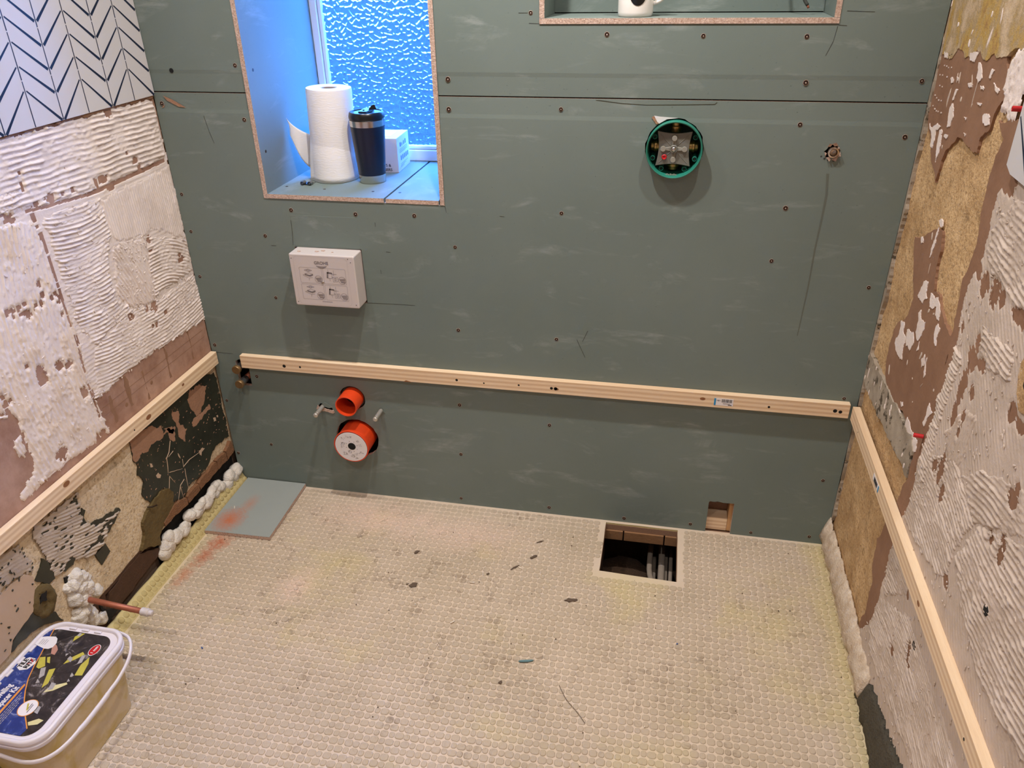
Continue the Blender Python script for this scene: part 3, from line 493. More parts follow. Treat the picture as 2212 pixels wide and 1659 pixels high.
# bucket
t = NT('translucent_tub')
n = t.noise(13, 4, 0.6, None, 0.6)
col = t.mix(t.ramp(n, [(0.42, 0), (0.66, 1)]), srgb(206, 184, 148), srgb(186, 158, 78))
MAT['tub'] = t.done(col, 0.35, 0, None, 0.4, **{'Subsurface Weight': 0.25, 'Subsurface Radius': (0.02, 0.015, 0.008), 'Subsurface Scale': 0.3})
MAT['lidwhite'] = plain('white_lid', srgb(226, 218, 222), 0.32, 0, 0.02, 20)
t = NT('label_photo')
n = t.noise(30, 6, 0.75, None, 1.0)
MAT['lab_dark'] = t.done(t.ramp(n, [(0.4, srgb(38, 34, 36)), (0.56, srgb(60, 54, 54)), (0.68, srgb(160, 150, 146))]), 0.3)
t = NT('label_blue')
n = t.noise(38, 6, 0.75, None, 1.0)
MAT['lab_blue'] = t.done(t.ramp(n, [(0.45, srgb(34, 52, 116)), (0.57, srgb(50, 68, 134)), (0.70, srgb(156, 162, 194))]), 0.3)
MAT['lab_orange'] = plain('label_orange', srgb(222, 146, 64), 0.4, 0, 0.05)
MAT['lab_yellow'] = plain('label_yellow', srgb(190, 178, 74), 0.4, 0, 0.2, 80)
MAT['lab_pale'] = plain('label_pale_yellow', srgb(216, 206, 150), 0.4, 0, 0.12, 80)
MAT['lab_white'] = plain('label_white', srgb(232, 226, 226), 0.4, 0, 0.04)
MAT['lab_grey'] = plain('label_clear_clip', srgb(170, 164, 160), 0.3, 0, 0.3, 120)
MAT['lab_skin'] = plain('label_fingers', srgb(186, 136, 116), 0.4, 0, 0.15, 60)
MAT['cyan'] = plain('cyan_print', srgb(36, 140, 196), 0.5, 0, 0.05)
MAT['tealscrap'] = plain('teal_scrap', srgb(96, 128, 130), 0.6, 0, 0.15, 200)
MAT['bluescrap'] = plain('blue_scrap', srgb(48, 84, 150), 0.5, 0, 0.1, 200)
MAT['darkscrap'] = plain('dark_scrap', srgb(96, 80, 66), 0.9, 0, 0.25, 150)
MAT['whitescrap'] = plain('plaster_crumb', srgb(226, 214, 196), 0.8, 0, 0.1, 150)
# patterned glass
t = NT('patterned_glass')
tr = t.new('ShaderNodeBsdfTranslucent'); tr.inputs[0].default_value = (0.86, 0.93, 1, 1)
rf = t.new('ShaderNodeBsdfRefraction'); rf.inputs['Roughness'].default_value = 0.10; rf.inputs['IOR'].default_value = 1.64
gl = t.new('ShaderNodeBsdfGlossy'); gl.inputs['Roughness'].default_value = 0.08
m1 = t.new('ShaderNodeMixShader'); m1.inputs[0].default_value = 0.985
t.t.links.new(tr.outputs[0], m1.inputs[1]); t.t.links.new(rf.outputs[0], m1.inputs[2])
fr = t.new('ShaderNodeFresnel'); fr.inputs[0].default_value = 1.5
m2 = t.new('ShaderNodeMixShader'); t.t.links.new(fr.outputs[0], m2.inputs[0])
t.t.links.new(m1.outputs[0], m2.inputs[1]); t.t.links.new(gl.outputs[0], m2.inputs[2])
t.t.links.new(m2.outputs[0], t.out.inputs[0])
MAT['glass'] = t.mat
MAT['lawn'] = plain('dark_paving', srgb(50, 50, 50), 0.9, 0, 0.3, 3)

def text_polys(s, size, bold=0.0, spacing=1.0):
    cu = bpy.data.curves.new('lettering', 'FONT'); cu.body = s; cu.size = size; cu.offset = bold; cu.space_character = spacing
    cu.align_x = 'CENTER'; cu.align_y = 'CENTER'; cu.resolution_u = 3
    ob = bpy.data.objects.new('lettering', cu); COL.objects.link(ob)
    dg = bpy.context.evaluated_depsgraph_get()
    me = bpy.data.meshes.new_from_object(ob.evaluated_get(dg))
    v = [tuple(p.co) for p in me.vertices]; f = [tuple(p.vertices) for p in me.polygons]
    bpy.data.objects.remove(ob); bpy.data.curves.remove(cu); bpy.data.meshes.remove(me)
    return v, f

def lettering(name, s, size, o, ux, uy, mat, parent, bold=0.0, spacing=1.0, sx=1.0):
    v, f = text_polys(s, size, bold, spacing)
    o, ux, uy = Vector(o), Vector(ux), Vector(uy)
    m = MB(); m.add([o + ux * (p[0] * sx) + uy * p[1] for p in v], f)
    return m.build(name, mat, parent)

# ------------------------------------------------------------------ room shell
W = 1.936
def struct(name, m, mats, label=None, **kw):
    o = m.build(name, mats, None, kw.pop('origin', None), **kw)
    tag(o, label, None, None, 'structure')
    return o

def cdt_sheet(loops, lines=()):
    """triangles of an outline with holes; loops in 2-D, first one outer"""
    vs, es = [], []
    for lp in loops:
        b = len(vs); vs += [Vector(p) for p in lp]; n = len(lp)
        es += [(b + i, b + (i + 1) % n) for i in range(n)]
    for ln in lines:
        b = len(vs); vs += [Vector(p) for p in ln]
        es += [(b + i, b + i + 1) for i in range(len(ln) - 1)]
    V, E, F, _, _, _ = delaunay_2d_cdt(vs, es, [], 0, 1e-6)
    P = np.array([tuple(v) for v in V]); T = np.array([f[:3] for f in F])
    c = P[T].mean(axis=1)
    keep = pip(c[:, 0], c[:, 1], loops[0])
    for h in loops[1:]: keep &= ~pip(c[:, 0], c[:, 1], h)
    T = T[keep]
    # outer boundary edges
    cnt = {}
    for t in T:
        for a, b in ((t[0], t[1]), (t[1], t[2]), (t[2], t[0])):
            k = (min(a, b), max(a, b)); cnt.setdefault(k, []).append((a, b))
    edge = [e[0] for e in cnt.values() if len(e) == 1]
    return P, T, edge

def wall_board(name, loops, parent, lines=(), yf=lambda x, z: 0.0, thick=0.0125, mats=None):
    P, T, edge = cdt_sheet(loops, lines)
    m = MB(); n = len(P)
    front = [(x, yf(x, z), z) for x, z in P]; back = [(x, thick, z) for x, z in P]
    m.add(front + back, [])
    for t in T:
        a, b, c = (int(i) for i in t)
        m.f.append((a, b, c)); m.m.append(0); m.f.append((a + n, c + n, b + n)); m.m.append(0)
    for a, b in edge:
        a, b = int(a), int(b)
        m.f.append((b, a, a + n, b + n)); m.m.append(1)
    return m.build(name, mats or [MAT['board'], MAT['core']], parent)

def circle(cx, cz, r, n=28, jit=0.0, seed=3, sz=1.0):
    q = random.Random(seed)
    return [(cx + (r + q.uniform(-jit, jit)) * math.cos(2 * math.pi * i / n), cz + (r + q.uniform(-jit, jit)) * sz * math.sin(2 * math.pi * i / n)) for i in range(n)]

# back wall of moisture-resistant boards
ZJ = 1.2775
wall_back = thing('wall_back', 'grey-green plasterboard wall with screws, window and niche', None, (0.966, 0, 0), kind='structure')
WX0, WX1, WZ = 0.274, 0.797, 1.000          # window opening
lower = [(0.002, 0.0), (1.577, 0.0), (1.577, 0.113), (1.580, 0.117), (1.592, 0.1165), (1.603, 0.119), (1.62, 0.116), (1.652, 0.117), (1.652, 0.0), (1.932, 0.0), (1.932, ZJ - 0.0016), (WX1, ZJ - 0.0016), (WX1, WZ), (WX0, WZ), (WX0, ZJ - 0.0016), (0.002, ZJ - 0.0016)]
holes = [[(0.343, 0.700), (0.545, 0.700), (0.545, 0.8635), (0.343, 0.862)],
         circle(0.457, 0.3715, 0.0425, 30, 0.0005), circle(0.457, 0.222, 0.071, 40, 0.0012, 5),
         [(0.076, 0.386), (0.118, 0.384), (0.119, 0.476), (0.090, 0.478), (0.076, 0.470)],
         circle(1.385, 1.1645, 0.0700, 44, 0.0016, 9), circle(1.750, 1.166, 0.0165, 22, 0.004, 12),
         [(0.333, 0.326), (0.340, 0.318), (0.362, 0.316), (0.378, 0.312), (0.386, 0.317), (0.384, 0.327), (0.372, 0.330), (0.356, 0.341), (0.345, 0.342)],
         circle(0.549, 0.336, 0.008, 10, 0.001, 21)]
def taper_lo(x, z): return 0.0016 * max(0.0, min(1.0, (z - (ZJ - 0.052)) / 0.010)) * (0.55 + 0.45 * max(0.0, min(1.0, (z - (ZJ - 0.042)) / 0.042)))
def taper_hi(x, z): return 0.0016 * max(0.0, min(1.0, ((ZJ + 0.056) - z) / 0.010)) * (0.55 + 0.45 * max(0.0, min(1.0, ((ZJ + 0.046) - z) / 0.046)))
lo_lines = [[(0.002, ZJ - d), (WX0, ZJ - d)] for d in (0.052, 0.042)] + [[(WX1, ZJ - d), (1.932, ZJ - d)] for d in (0.052, 0.042)]
b_low = wall_board('plasterboard', [lower] + holes, wall_back, lo_lines, taper_lo)
NX0, NX1, NZ0, NZ1 = 1.052, 1.716, 1.440, 1.86
upper = [(0.002, ZJ + 0.0016), (WX0, ZJ + 0.0016), (WX0, 2.16), (WX1, 2.16), (WX1, ZJ + 0.0016), (1.932, ZJ + 0.0016), (1.932, 2.40), (0.002, 2.40)]
hi_lines = [[(0.002, ZJ + d), (WX0, ZJ + d)] for d in (0.056, 0.046)] + [[(WX1, ZJ + d), (1.932, ZJ + d)] for d in (0.056, 0.046)]
b_up = wall_board('plasterboard', [upper, [(NX0, NZ0), (NX1, NZ0), (NX1, NZ1), (NX0, NZ1)]], wall_back, hi_lines, taper_hi)
# torn paper strip along the joint
m = MB()
pts = [(1.19, ZJ - 0.003), (1.25, ZJ - 0.010), (1.31, ZJ - 0.013), (1.40, ZJ - 0.011), (1.47, ZJ - 0.009), (1.475, ZJ - 0.004), (1.42, ZJ - 0.003), (1.30, ZJ - 0.002)]
m.prism([(x, -0.0006 + 0.0016, z) for x, z in pts], (0, -0.0006, 0)); m.build('torn_paper', MAT['board'], b_low)

# lining boards of the window recess; their cut edges show at the front
def lining(a, b, front=True, seed=1, parent=wall_back, name='lining_board'):
    m = MB(); m.box(a, b)
    m.m[2] = 1                       # face towards the room: gypsum core
    o = m.build(name, [MAT['board'], MAT['core']], parent)
    return o
D_WIN = 0.455
lining((WX0 + 0.0005, -0.0015, WZ), (WX0 + 0.0130, D_WIN, 2.16))
lining((WX1 - 0.0130, -0.0015, WZ), (WX1 - 0.0005, D_WIN, 2.16))
lining((WX0 + 0.0132, -0.002, WZ + 0.0005), (0.6265, D_WIN, WZ + 0.0125), name='sill_board')
lining((0.6320, -0.0015, WZ + 0.0005), (WX1 - 0.0165, D_WIN, WZ + 0.0120), name='sill_board')
lining((WX0, 0.0, 2.148), (WX1, D_WIN, 2.16))
# niche of board offcuts
lining((NX0 + 0.0005, -0.002, NZ0 + 0.0005), (NX1 - 0.0005, 0.17, NZ0 + 0.0125), name='niche_shelf')
lining((NX0 + 0.0005, -0.0015, NZ0 + 0.0130), (NX0 + 0.0125, 0.17, NZ1), name='niche_side')
lining((NX1 - 0.0125, -0.0015, NZ0 + 0.0130), (NX1 - 0.0005, 0.17, NZ1), name='niche_side')
m = MB(); m.box((NX0 + 0.0128, 0.158, NZ0 + 0.0150), (NX1 - 0.0128, 0.17, NZ1)); m.build('niche_back', MAT['board'], wall_back)
lining((NX0, -0.001, NZ1 - 0.012), (NX1, 0.17, NZ1), name='niche_head')

# drywall screws: countersunk head with a cross slot, set in a dimple of torn paper
sm = MB()
sm.lathe((0, -0.0002, 0), (0, -1, 0), [(0.0, 0.0060), (0.0005, 0.0056)], 14, True, False)
ring_f = len(sm.f)
sm.lathe((0, 0.0003, 0), (0, -1, 0), [(0.0, 0.0050), (0.0012, 0.0049), (0.0013, 0.0036), (0.0004, 0.0014)], 12, False, True, 1)
me_s = None
def screw_at(x, z, parent, scale=1.0):
    global me_s
    if me_s is None:
        o = sm.build('screw', [MAT['core'], MAT['screw']], parent, (0, 0, 0)); me_s = o.data
        o.location = Vector((x, 0, z)) - Vector(ORG[parent.name]); ORG[o.name] = (x, 0, z)
    else:
        o = link('screw', me_s, parent, (x, 0, z))
    o.rotation_euler = (0, random.uniform(0, 3), 0); o.scale = (scale,) * 3
    return o
for x, z in SCREW:
    bd = b_up if z > ZJ else b_low
    screw_at(x, z, bd, random.uniform(0.85, 1.1))
for (x, z, r) in [(0.0715, 1.331, 0.006)]:
    m = MB(); m.lathe((x, 0.0004, z), (0, -1, 0), [(0, r), (0.0008, r)], 14); m.build('drilled_hole', MAT['black'], b_up)
for k, ln in enumerate(MARK):
    bd = b_up if ln[0][1] > ZJ else b_low
    for a, b in zip(ln[:-1], ln[1:]):
        m = MB(); d = Vector((b[0] - a[0], 0, b[1] - a[1])); n = Vector((-d.z, 0, d.x)).normalized() * 0.0007
        A = Vector((a[0], -0.0003, a[1])); B_ = Vector((b[0], -0.0003, b[1]))
        m.add([A - n, A + n, B_ + n * 0.7, B_ - n * 0.7], [(0, 3, 2, 1)])
        m.build('pencil_mark', MAT['pencil'], bd)
m = MB(); L_, R_ = [], []
for k, (x, z) in enumerate(STAIN):
    w = 0.0030 * (1 - 0.75 * k / (len(STAIN) - 1)) ; L_.append((x - w, -0.0004, z)); R_.append((x + w, -0.0004, z))
m.flat(L_ + R_[::-1]); m.build('drip_stain', MAT['stain'], b_low)
for q in ([(0.030, 1.268), (0.056, 1.258), (0.092, 1.238), (0.070, 1.240), (0.040, 1.255)], [(0.018, 1.236), (0.032, 1.247), (0.026, 1.238)]):
    m = MB(); m.flat([(x, -0.0003, z) for x, z in q]); m.build('torn_paper', MAT['pinkscuff'], b_low)
# cut slot lines above the access box are board offcuts put back: a slightly proud patch
m = MB(); m.box((0.3445, -0.0004, 0.866), (0.5425, 0.004, 0.955)); m.build('patch_board', MAT['board'], b_low, bevel=0.0003)

# masonry behind the boards, with the recess for the window, and timber framing seen through the cut-outs
outer = [(-0.12, -0.4), (2.06, -0.4), (2.06, 2.45), (-0.12, 2.45)]
P, T, edge = cdt_sheet([outer, [(WX0, WZ), (WX1, WZ), (WX1, 2.16), (WX0, 2.16)]])
m = MB(); n = len(P)
m.add([(x, 0.19, z) for x, z in P] + [(x, 0.46, z) for x, z in P], [])
for tt in T:
    a, b, c = (int(i) for i in tt); m.f += [(a, b, c), (a + n, c + n, b + n)]; m.m += [0, 0]
for a, b in edge:
    a, b = int(a), int(b); m.f.append((b, a, a + n, b + n)); m.m.append(0)
outer_wall = struct('wall_outer', m, MAT['masonry'], 'rough masonry behind the plasterboards')
fr = thing('stud_frame', 'pale timber stud framing seen through the cut-out at the wall foot', 'framing', (1.61, 0.03, 0))
m = MB(); m.box((1.500, 0.014, 0.0), (1.640, 0.060, 0.046)); m.build('sole_plate', MAT['pine_x'], fr, bevel=0.001)
m = MB(); m.box((1.6405, 0.014, 0.0), (1.680, 0.060, 0.9)); m.build('stud', MAT['pine_z'], fr, bevel=0.001)
m = MB(); m.box((1.45, 0.0605, 0.0), (1.64, 0.075, 0.072)); m.build('backing_board', MAT['chip'], fr)

# ceiling, the wall behind the viewer, outside ground
m = MB(); m.box((-0.12, -2.75, 2.40), (2.06, 0.46, 2.45)); struct('ceiling', m, MAT['paint'], 'plain white ceiling over the room')
m = MB(); m.box((-0.12, -2.80, -0.4), (2.06, -2.74, 2.45)); struct('wall_front', m, MAT['paint'], 'plain painted wall opposite the window')
m = MB(); m.box((-8, 0.7, -0.6), (10, 12, -0.5)); struct('ground', m, MAT['lawn'], 'dark paved ground outside beyond the window')

m = MB(); m.box((-8, 5.0, -0.5), (10, 5.2, 1.9)); struct('sky_blocker', m, MAT['lawn'], 'dark screen added outside the window to block the low sky')  # added blocker: hides the low sky so the pane stays dim between glints
# window
win = thing('window_1', 'white plastic window with rippled obscured glass', None, (0.53, 0.44, 1.0125), kind='structure')
fx0, fx1, fz0, fz1, fy = WX0 + 0.0131, WX1 - 0.0131, WZ + 0.0126, 2.147, 0.425
m = MB(); m.box((fx0, fy, fz0), (fx0 + 0.022, D_WIN, fz1)); m.build('frame_jamb', MAT['pvc'], win, bevel=0.003)
m = MB(); m.box((fx1 - 0.022, fy, fz0), (fx1, D_WIN, fz1)); m.build('frame_jamb', MAT['pvc'], win, bevel=0.003)
m = MB(); m.box((fx0 + 0.0221, fy, fz0), (fx1 - 0.0221, D_WIN, fz0 + 0.034)); m.build('frame_sill', MAT['pvc'], win, bevel=0.003)
m = MB(); m.box((fx0 + 0.0221, fy, fz1 - 0.04), (fx1 - 0.0221, D_WIN, fz1)); m.build('frame_head', MAT['pvc'], win, bevel=0.003)
gx0, gx1, gz0, gz1 = fx0 + 0.0225, fx1 - 0.0225, fz0 + 0.0345, fz1 - 0.041
for a, b in [((gx0, 0.432, gz0), (gx0 + 0.012, 0.452, gz1)), ((gx1 - 0.012, 0.432, gz0), (gx1, 0.452, gz1)), ((gx0 + 0.0121, 0.432, gz0), (gx1 - 0.0121, 0.452, gz0 + 0.012))]:
    m = MB(); m.box(a, b); m.build('glazing_bead', MAT['pvc'], win, bevel=0.004)
# rippled pane: cells pressed into the glass
px, pz = np.arange(gx0 + 0.008, gx1 - 0.008, 0.0022), np.arange(gz0 + 0.008, 1.75, 0.0022)
X, Z = np.meshgrid(px, pz)
cs = 0.0145
wx = X + 0.004 * (vnoise(X / 0.02, Z / 0.02, 5) - 0.5); wz = Z * 0.82 + 0.004 * (vnoise(X / 0.02, Z / 0.02, 8) - 0.5)
ci, cj = np.floor(wx / cs), np.floor(wz / cs)
f1 = np.full(X.shape, 9.0); f2 = np.full(X.shape, 9.0)
for di in (-1, 0, 1):
    for dj in (-1, 0, 1):
        i, j = ci + di, cj + dj
        d = np.hypot((i + hash2(i, j, 31)) * cs - wx, (j + hash2(i, j, 32)) * cs - wz) / cs
        f2 = np.where(d < f1, f1, np.minimum(f2, d)); f1 = np.minimum(f1, d)
hgt = np.clip((f2 - f1) / 0.34, 0, 1); hgt = hgt * hgt * (3 - 2 * hgt)
Y = 0.4468 - 0.0046 * hgt - 0.0012 * fbm(X / 0.012, Z / 0.012, 51, 2) - 0.0006 * vnoise(X / 0.004, Z / 0.004, 3)
nz_, nx_ = X.shape
V = np.c_[X.ravel(), Y.ravel(), Z.ravel()]
I = np.arange(nz_ * nx_).reshape(nz_, nx_)
Fq = np.c_[I[:-1, :-1].ravel(), I[:-1, 1:].ravel(), I[1:, 1:].ravel(), I[1:, :-1].ravel()]
np_mesh('pane', V, Fq, MAT['glass'], win, ORG[win.name])
m = MB(); m.box((gx0 + 0.004, 0.442, 1.7495), (gx1 - 0.004, 0.447, gz1)); m.build('pane', MAT['glass'], win)

# ------------------------------------------------------------------ side walls
def grid_wall(name, X0, sgn, y0, y1, z0, z1, amp, mat, label, step=0.008, seed=2):
    """hacked render: uneven surface, base plane at X0"""
    ys = np.arange(y0, y1 + step, step); zs = np.arange(z0, z1 + step, step)
    Yg, Zg = np.meshgrid(ys, zs)
    h = amp * (fbm(Yg / 0.05, Zg / 0.05, seed, 4) - 0.5) * 2 + amp * 0.6 * (fbm(Yg / 0.012, Zg / 0.012, seed + 9, 2) - 0.5)
    V = np.c_[(X0 + sgn * h).ravel(), Yg.ravel(), Zg.ravel()]
    I = np.arange(Yg.size).reshape(Yg.shape)
    Fq = np.c_[I[:-1, :-1].ravel(), I[:-1, 1:].ravel(), I[1:, 1:].ravel(), I[1:, :-1].ravel()]
    if sgn < 0: Fq = Fq[:, ::-1]
    o = np_mesh(name, V, Fq, mat, None, (X0, 0, 0))
    tag(o, label, None, None, 'structure')
    return o

def plate(name, poly, X0, sgn, h0, h1, mat, parent, amp=0.12, mn=0.006, seed=1):
    """ragged sheet lying on a side wall between depths h0 and h1"""
    lp = ragged(poly, amp, mn, seed) if amp else poly
    m = MB(); m.prism([(X0 + sgn * h0, y, z) for y, z in lp], (sgn * (h1 - h0), 0, 0))
    return m.build(name, mat, parent)

def comb_patch(name, poly, dr, pitch, amp, k, X0, sgn, base, holes, mat, parent, seed=1, along=0.004, rag=0.010, cuts=()):
    poly = np.array(poly); d = np.array(dr[1]) - np.array(dr[0]); d = d / np.hypot(*d); nn = np.array([-d[1], d[0]])
    o = poly.mean(axis=0); q = poly - o
    u, v = q @ d, q @ nn - k * (q @ d) ** 2
    du = along; dv = pitch / 6
    U, Vv = np.meshgrid(np.arange(u.min() - 0.01, u.max() + 0.01, du), np.arange(v.min() - 0.012 - abs(k) * 0.02, v.max() + 0.012 + abs(k) * 0.02, dv))
    wob = 0.006 * (fbm(U / 0.05, Vv / 0.06, seed, 2) - 0.5)
    Py = o[0] + U * d[0] + (Vv + k * U * U + wob) * nn[0]; Pz = o[1] + U * d[1] + (Vv + k * U * U + wob) * nn[1]
    jy = rag * (fbm(Py / 0.012, Pz / 0.012, seed + 3, 3) - 0.5) * 2; jz = rag * (fbm(Py / 0.012, Pz / 0.012, seed + 7, 3) - 0.5) * 2
    hj = 0.45 * (fbm(Py / 0.007, Pz / 0.007, seed + 5, 2) - 0.5) * 2
    ins = pip(Py + jy, Pz + jz, [tuple(p) for p in poly])
    for (hy, hz, ry, rz) in holes:
        ins &= ((Py + jy * 0.5 - hy) / ry) ** 2 + ((Pz + jz * 0.5 - hz) / rz) ** 2 > 1 + 2.4 * hj - 0.25 * (ry > 0.012)
    for ln, wd in cuts:
        for a, b in zip(ln[:-1], ln[1:]):
            ab = np.array(b) - np.array(a); t_ = np.clip(((Py - a[0]) * ab[0] + (Pz - a[1]) * ab[1]) / (ab @ ab), 0, 1)
            ins &= np.hypot(Py + jy * 0.15 - a[0] - t_ * ab[0], Pz + jz * 0.15 - a[1] - t_ * ab[1]) > wd
    ph = (0.5 + 0.5 * np.cos(2 * np.pi * Vv / pitch)) ** 1.4
    idx = np.round(Vv / pitch)
    mod = np.clip(0.25 + 1.3 * vnoise(U / 0.045 + idx * 7.3, idx * 3.1, seed + 11), 0.15, 1.25)
    lump = np.clip(vnoise(U / 0.007, Vv / (pitch * 0.5), seed + 17) - 0.68, 0, 1) * 3.2
    flatn = np.clip((fbm(Py / 0.06, Pz / 0.06, seed + 23, 2) - 0.36) * 5, 0.35, 1)
    h = base + amp * ph * mod * flatn + amp * 0.75 * lump + 0.0005 * fbm(U / 0.008, Vv / 0.008, seed + 29, 2)
    I = np.arange(U.size).reshape(U.shape)
    kp = ins[:-1, :-1] & ins[:-1, 1:] & ins[1:, 1:] & ins[1:, :-1]
    cnt = np.zeros(U.shape); cnt[:-1, :-1] += kp; cnt[:-1, 1:] += kp; cnt[1:, 1:] += kp; cnt[1:, :-1] += kp
    h = np.where(cnt < 4, base - 0.0012, h)
    Fq = np.c_[I[:-1, :-1][kp], I[:-1, 1:][kp], I[1:, 1:][kp], I[1:, :-1][kp]]
    if len(Fq) == 0: return None
    used = np.unique(Fq); rm = np.full(U.size, -1); rm[used] = np.arange(len(used))
    V = np.c_[(X0 + sgn * h).ravel(), Py.ravel(), Pz.ravel()][used]
    Fq = rm[Fq]
    if (sgn > 0) != (d[0] * nn[1] - d[1] * nn[0] > 0): Fq = Fq[:, ::-1]
    return np_mesh(name, V, Fq, mat, parent, ORG[parent.name])

def flecks(name, polys, n, X0, sgn, h, mat, parent, ln=(0.004, 0.03), wd=(0.001, 0.005), ang=1.45, seed=1, sp=0.25):
    """thin smears and crumbs stuck to a side wall: too many and too small to tell apart"""
    r = random.Random(seed); m = MB(); ar = []
    for p in polys:
        a = np.array(p); ar.append((a, a.min(axis=0), a.max(axis=0)))
    k = 0; tries = 0
    while k < n and tries < n * 30:
        tries += 1
        a, lo, hi = r.choice(ar)
        y, z = r.uniform(lo[0], hi[0]), r.uniform(lo[1], hi[1])
        if not pip(np.array([y]), np.array([z]), [tuple(q) for q in a])[0]: continue
        L, w, t = r.uniform(*ln) * r.random() + ln[0], r.uniform(*wd), ang + r.gauss(0, sp)
        c, s = math.cos(t), math.sin(t); pts = []
        for i in range(7):
            th = 2 * math.pi * i / 7; rr = r.uniform(0.6, 1.15)
            pu, pv = L / 2 * math.cos(th) * rr, w / 2 * math.sin(th) * rr
            pts.append((y + pu * c - pv * s, z + pu * s + pv * c))
        b = [(X0 + sgn * (h - 0.0006), p[0], p[1]) for p in pts]; tp = [(X0 + sgn * (h + 0.0007), y + (p[0] - y) * 0.75, z + (p[1] - z) * 0.75) for p in pts]
        m.loft([b, tp], False, True); k += 1
    o = m.build(name, mat, parent); o['kind'] = 'stuff'
    return o

Y0 = -1.45
wl = grid_wall('wall_left', -0.006, 1, Y0, 0.012, 0.115, 2.40, 0.0022, MAT['sand_l'], 'stripped side wall with combed tile adhesive and dark paint remnants', seed=4)
# the far stretch of the wall, out towards the door
m = MB(); m.box((-0.12, -2.75, -0.4), (-0.007, Y0, 2.45)); m.build('wall_stretch', MAT['plaster'], wl)
m = MB(); m.box((-0.12, Y0, -0.4), (-0.020, 0.20, 2.45)); m.build('wall_core', MAT['masonry'], wl)
# skim coat above the batten line
plate('plaster_skim', [(Y0, 0.452), (-0.86, 0.455), (-0.62, 0.452), (-0.44, 0.458), (-0.20, 0.462), (0.0, 0.455), (0.0, 2.39), (Y0, 2.39)], -0.006, 1, -0.004, 0.006, MAT['plaster'], wl, 0.03, 0.02, 3)
CUTS = [(LEFT['seam'][0], 0.0015), (LEFT['seam'][1], 0.0020), (LEFT['joint'][0][:3], 0.0018), (LEFT['joint'][0][2:], 0.0034)]
comb_patch('adhesive_sheet', LEFT['sheet'], [(-0.6, 0.9), (-0.3, 0.9)], 0.011, 0.0007, 0, -0.006, 1, 0.0066, LEFT['holes'], MAT['adhesive'], wl, seed=17, along=0.005, cuts=CUTS)
for i, (nm, poly, dr, pitch, amp, k) in enumerate(LEFT['comb']):
    comb_patch('combed_adhesive', poly, dr, pitch, amp * 1.6, k, -0.006, 1, 0.0075, LEFT['holes'], MAT['adhesive'], wl, seed=20 + i * 5, cuts=CUTS)
flecks('adhesive_crumbs', [LEFT['comb'][7][1], LEFT['comb'][2][1], LEFT['comb'][6][1], LEFT['comb'][4][1]], 420, -0.006, 1, 0.0098, MAT['adhesive'], wl, (0.003, 0.012), (0.002, 0.005), 0.8, 41, 1.0)
for z0_, w0_ in ((0.583, 0.0011), (0.560, 0.0009)):
    m = MB(); m.box((0.0, -0.50, z0_), (0.0004, -0.02, z0_ + w0_)); m.build('scribed_line', MAT['brown'], wl)
for y_, zA, zB in [(-0.47, 0.52, 0.60), (-0.40, 0.53, 0.62), (-0.33, 0.51, 0.60), (-0.22, 0.52, 0.64), (-0.10, 0.52, 0.66)]:
    plate('grime_streak', [(y_, zA), (y_ + 0.010, zA), (y_ + 0.009, zB), (y_ + 0.001, zB)], -0.006, 1, 0.0058, 0.0062, MAT['brown'], wl, 0.1, 0.008, int(-y_ * 100))
plate('grime_streak', [(-0.52, 0.612), (-0.40, 0.628), (-0.20, 0.640), (-0.06, 0.652), (-0.01, 0.672), (-0.01, 0.682), (-0.08, 0.664), (-0.25, 0.648), (-0.42, 0.637), (-0.52, 0.622)], -0.006, 1, 0.0058, 0.0068, MAT['brown'], wl, 0.2, 0.005, 33)
# layers under the batten
plate('dark_paint', LEFT['dark_paint'], -0.006, 1, -0.004, 0.0042, MAT['darkpaint'], wl, 0.13, 0.006, 5)
for i, q in enumerate(LEFT['scuffs']): plate('scuffed_plaster', q, -0.006, 1, 0.003, 0.0047, MAT['pinkscuff'], wl, 0.2, 0.004, 30 + i)
for i, q in enumerate(LEFT['paint_chips']): plate('paint_chip', q, -0.006, 1, 0.003, 0.0049, MAT['beige'], wl, 0.1, 0.004, 40 + i)
for i, ln in enumerate(LEFT['scratches']):
    m = MB(); m.tube([(-0.0016, y, z) for y, z in ln], [0.0012] * (len(ln) - 1) + [0.0004], 5); m.build('scratch', MAT['beige'], wl)
plate('stained_plaster', LEFT['olive'], -0.006, 1, -0.004, 0.009, MAT['olive'], wl, 0.12, 0.006, 6)
for i, q in enumerate(LEFT['bricks']): plate('brick', q, -0.006, 1, -0.02, 0.012, MAT['brick'], wl, 0.07, 0.008, 50 + i)
plate('dark_paint', LEFT['lower_dark'][0], -0.006, 1, -0.004, 0.0042, MAT['darkpaint'], wl, 0.15, 0.005, 7)
for i, q in enumerate(LEFT['lower_dark'][1:]): plate('dark_paint', q, -0.006, 1, -0.004, 0.0045, MAT['darkpaint'], wl, 0.1 if i else 0.02, 0.006, 60 + i)
h2 = [(random.uniform(-0.79, -0.56), random.uniform(0.25, 0.43), random.uniform(0.002, 0.006), random.uniform(0.0015, 0.003)) for _ in range(70)]
h2 += [(-0.58 - 0.02 * j, 0.285 - 0.006 * j + 0.008 * (j % 3), 0.022, 0.0022) for j in range(6)]
plate('dark_paint', [(-0.80, 0.425), (-0.66, 0.425), (-0.66, 0.34), (-0.74, 0.27), (-0.80, 0.29)], -0.006, 1, -0.004, 0.0040, MAT['darkpaint'], wl, 0.1, 0.006, 8)
comb_patch('combed_adhesive', LEFT['lower_adhesive'], [(-0.75, 0.36), (-0.56, 0.29)], 0.0085, 0.0026, 0.0, -0.006, 1, 0.0052, h2, MAT['adhesive_d'], wl, seed=91)
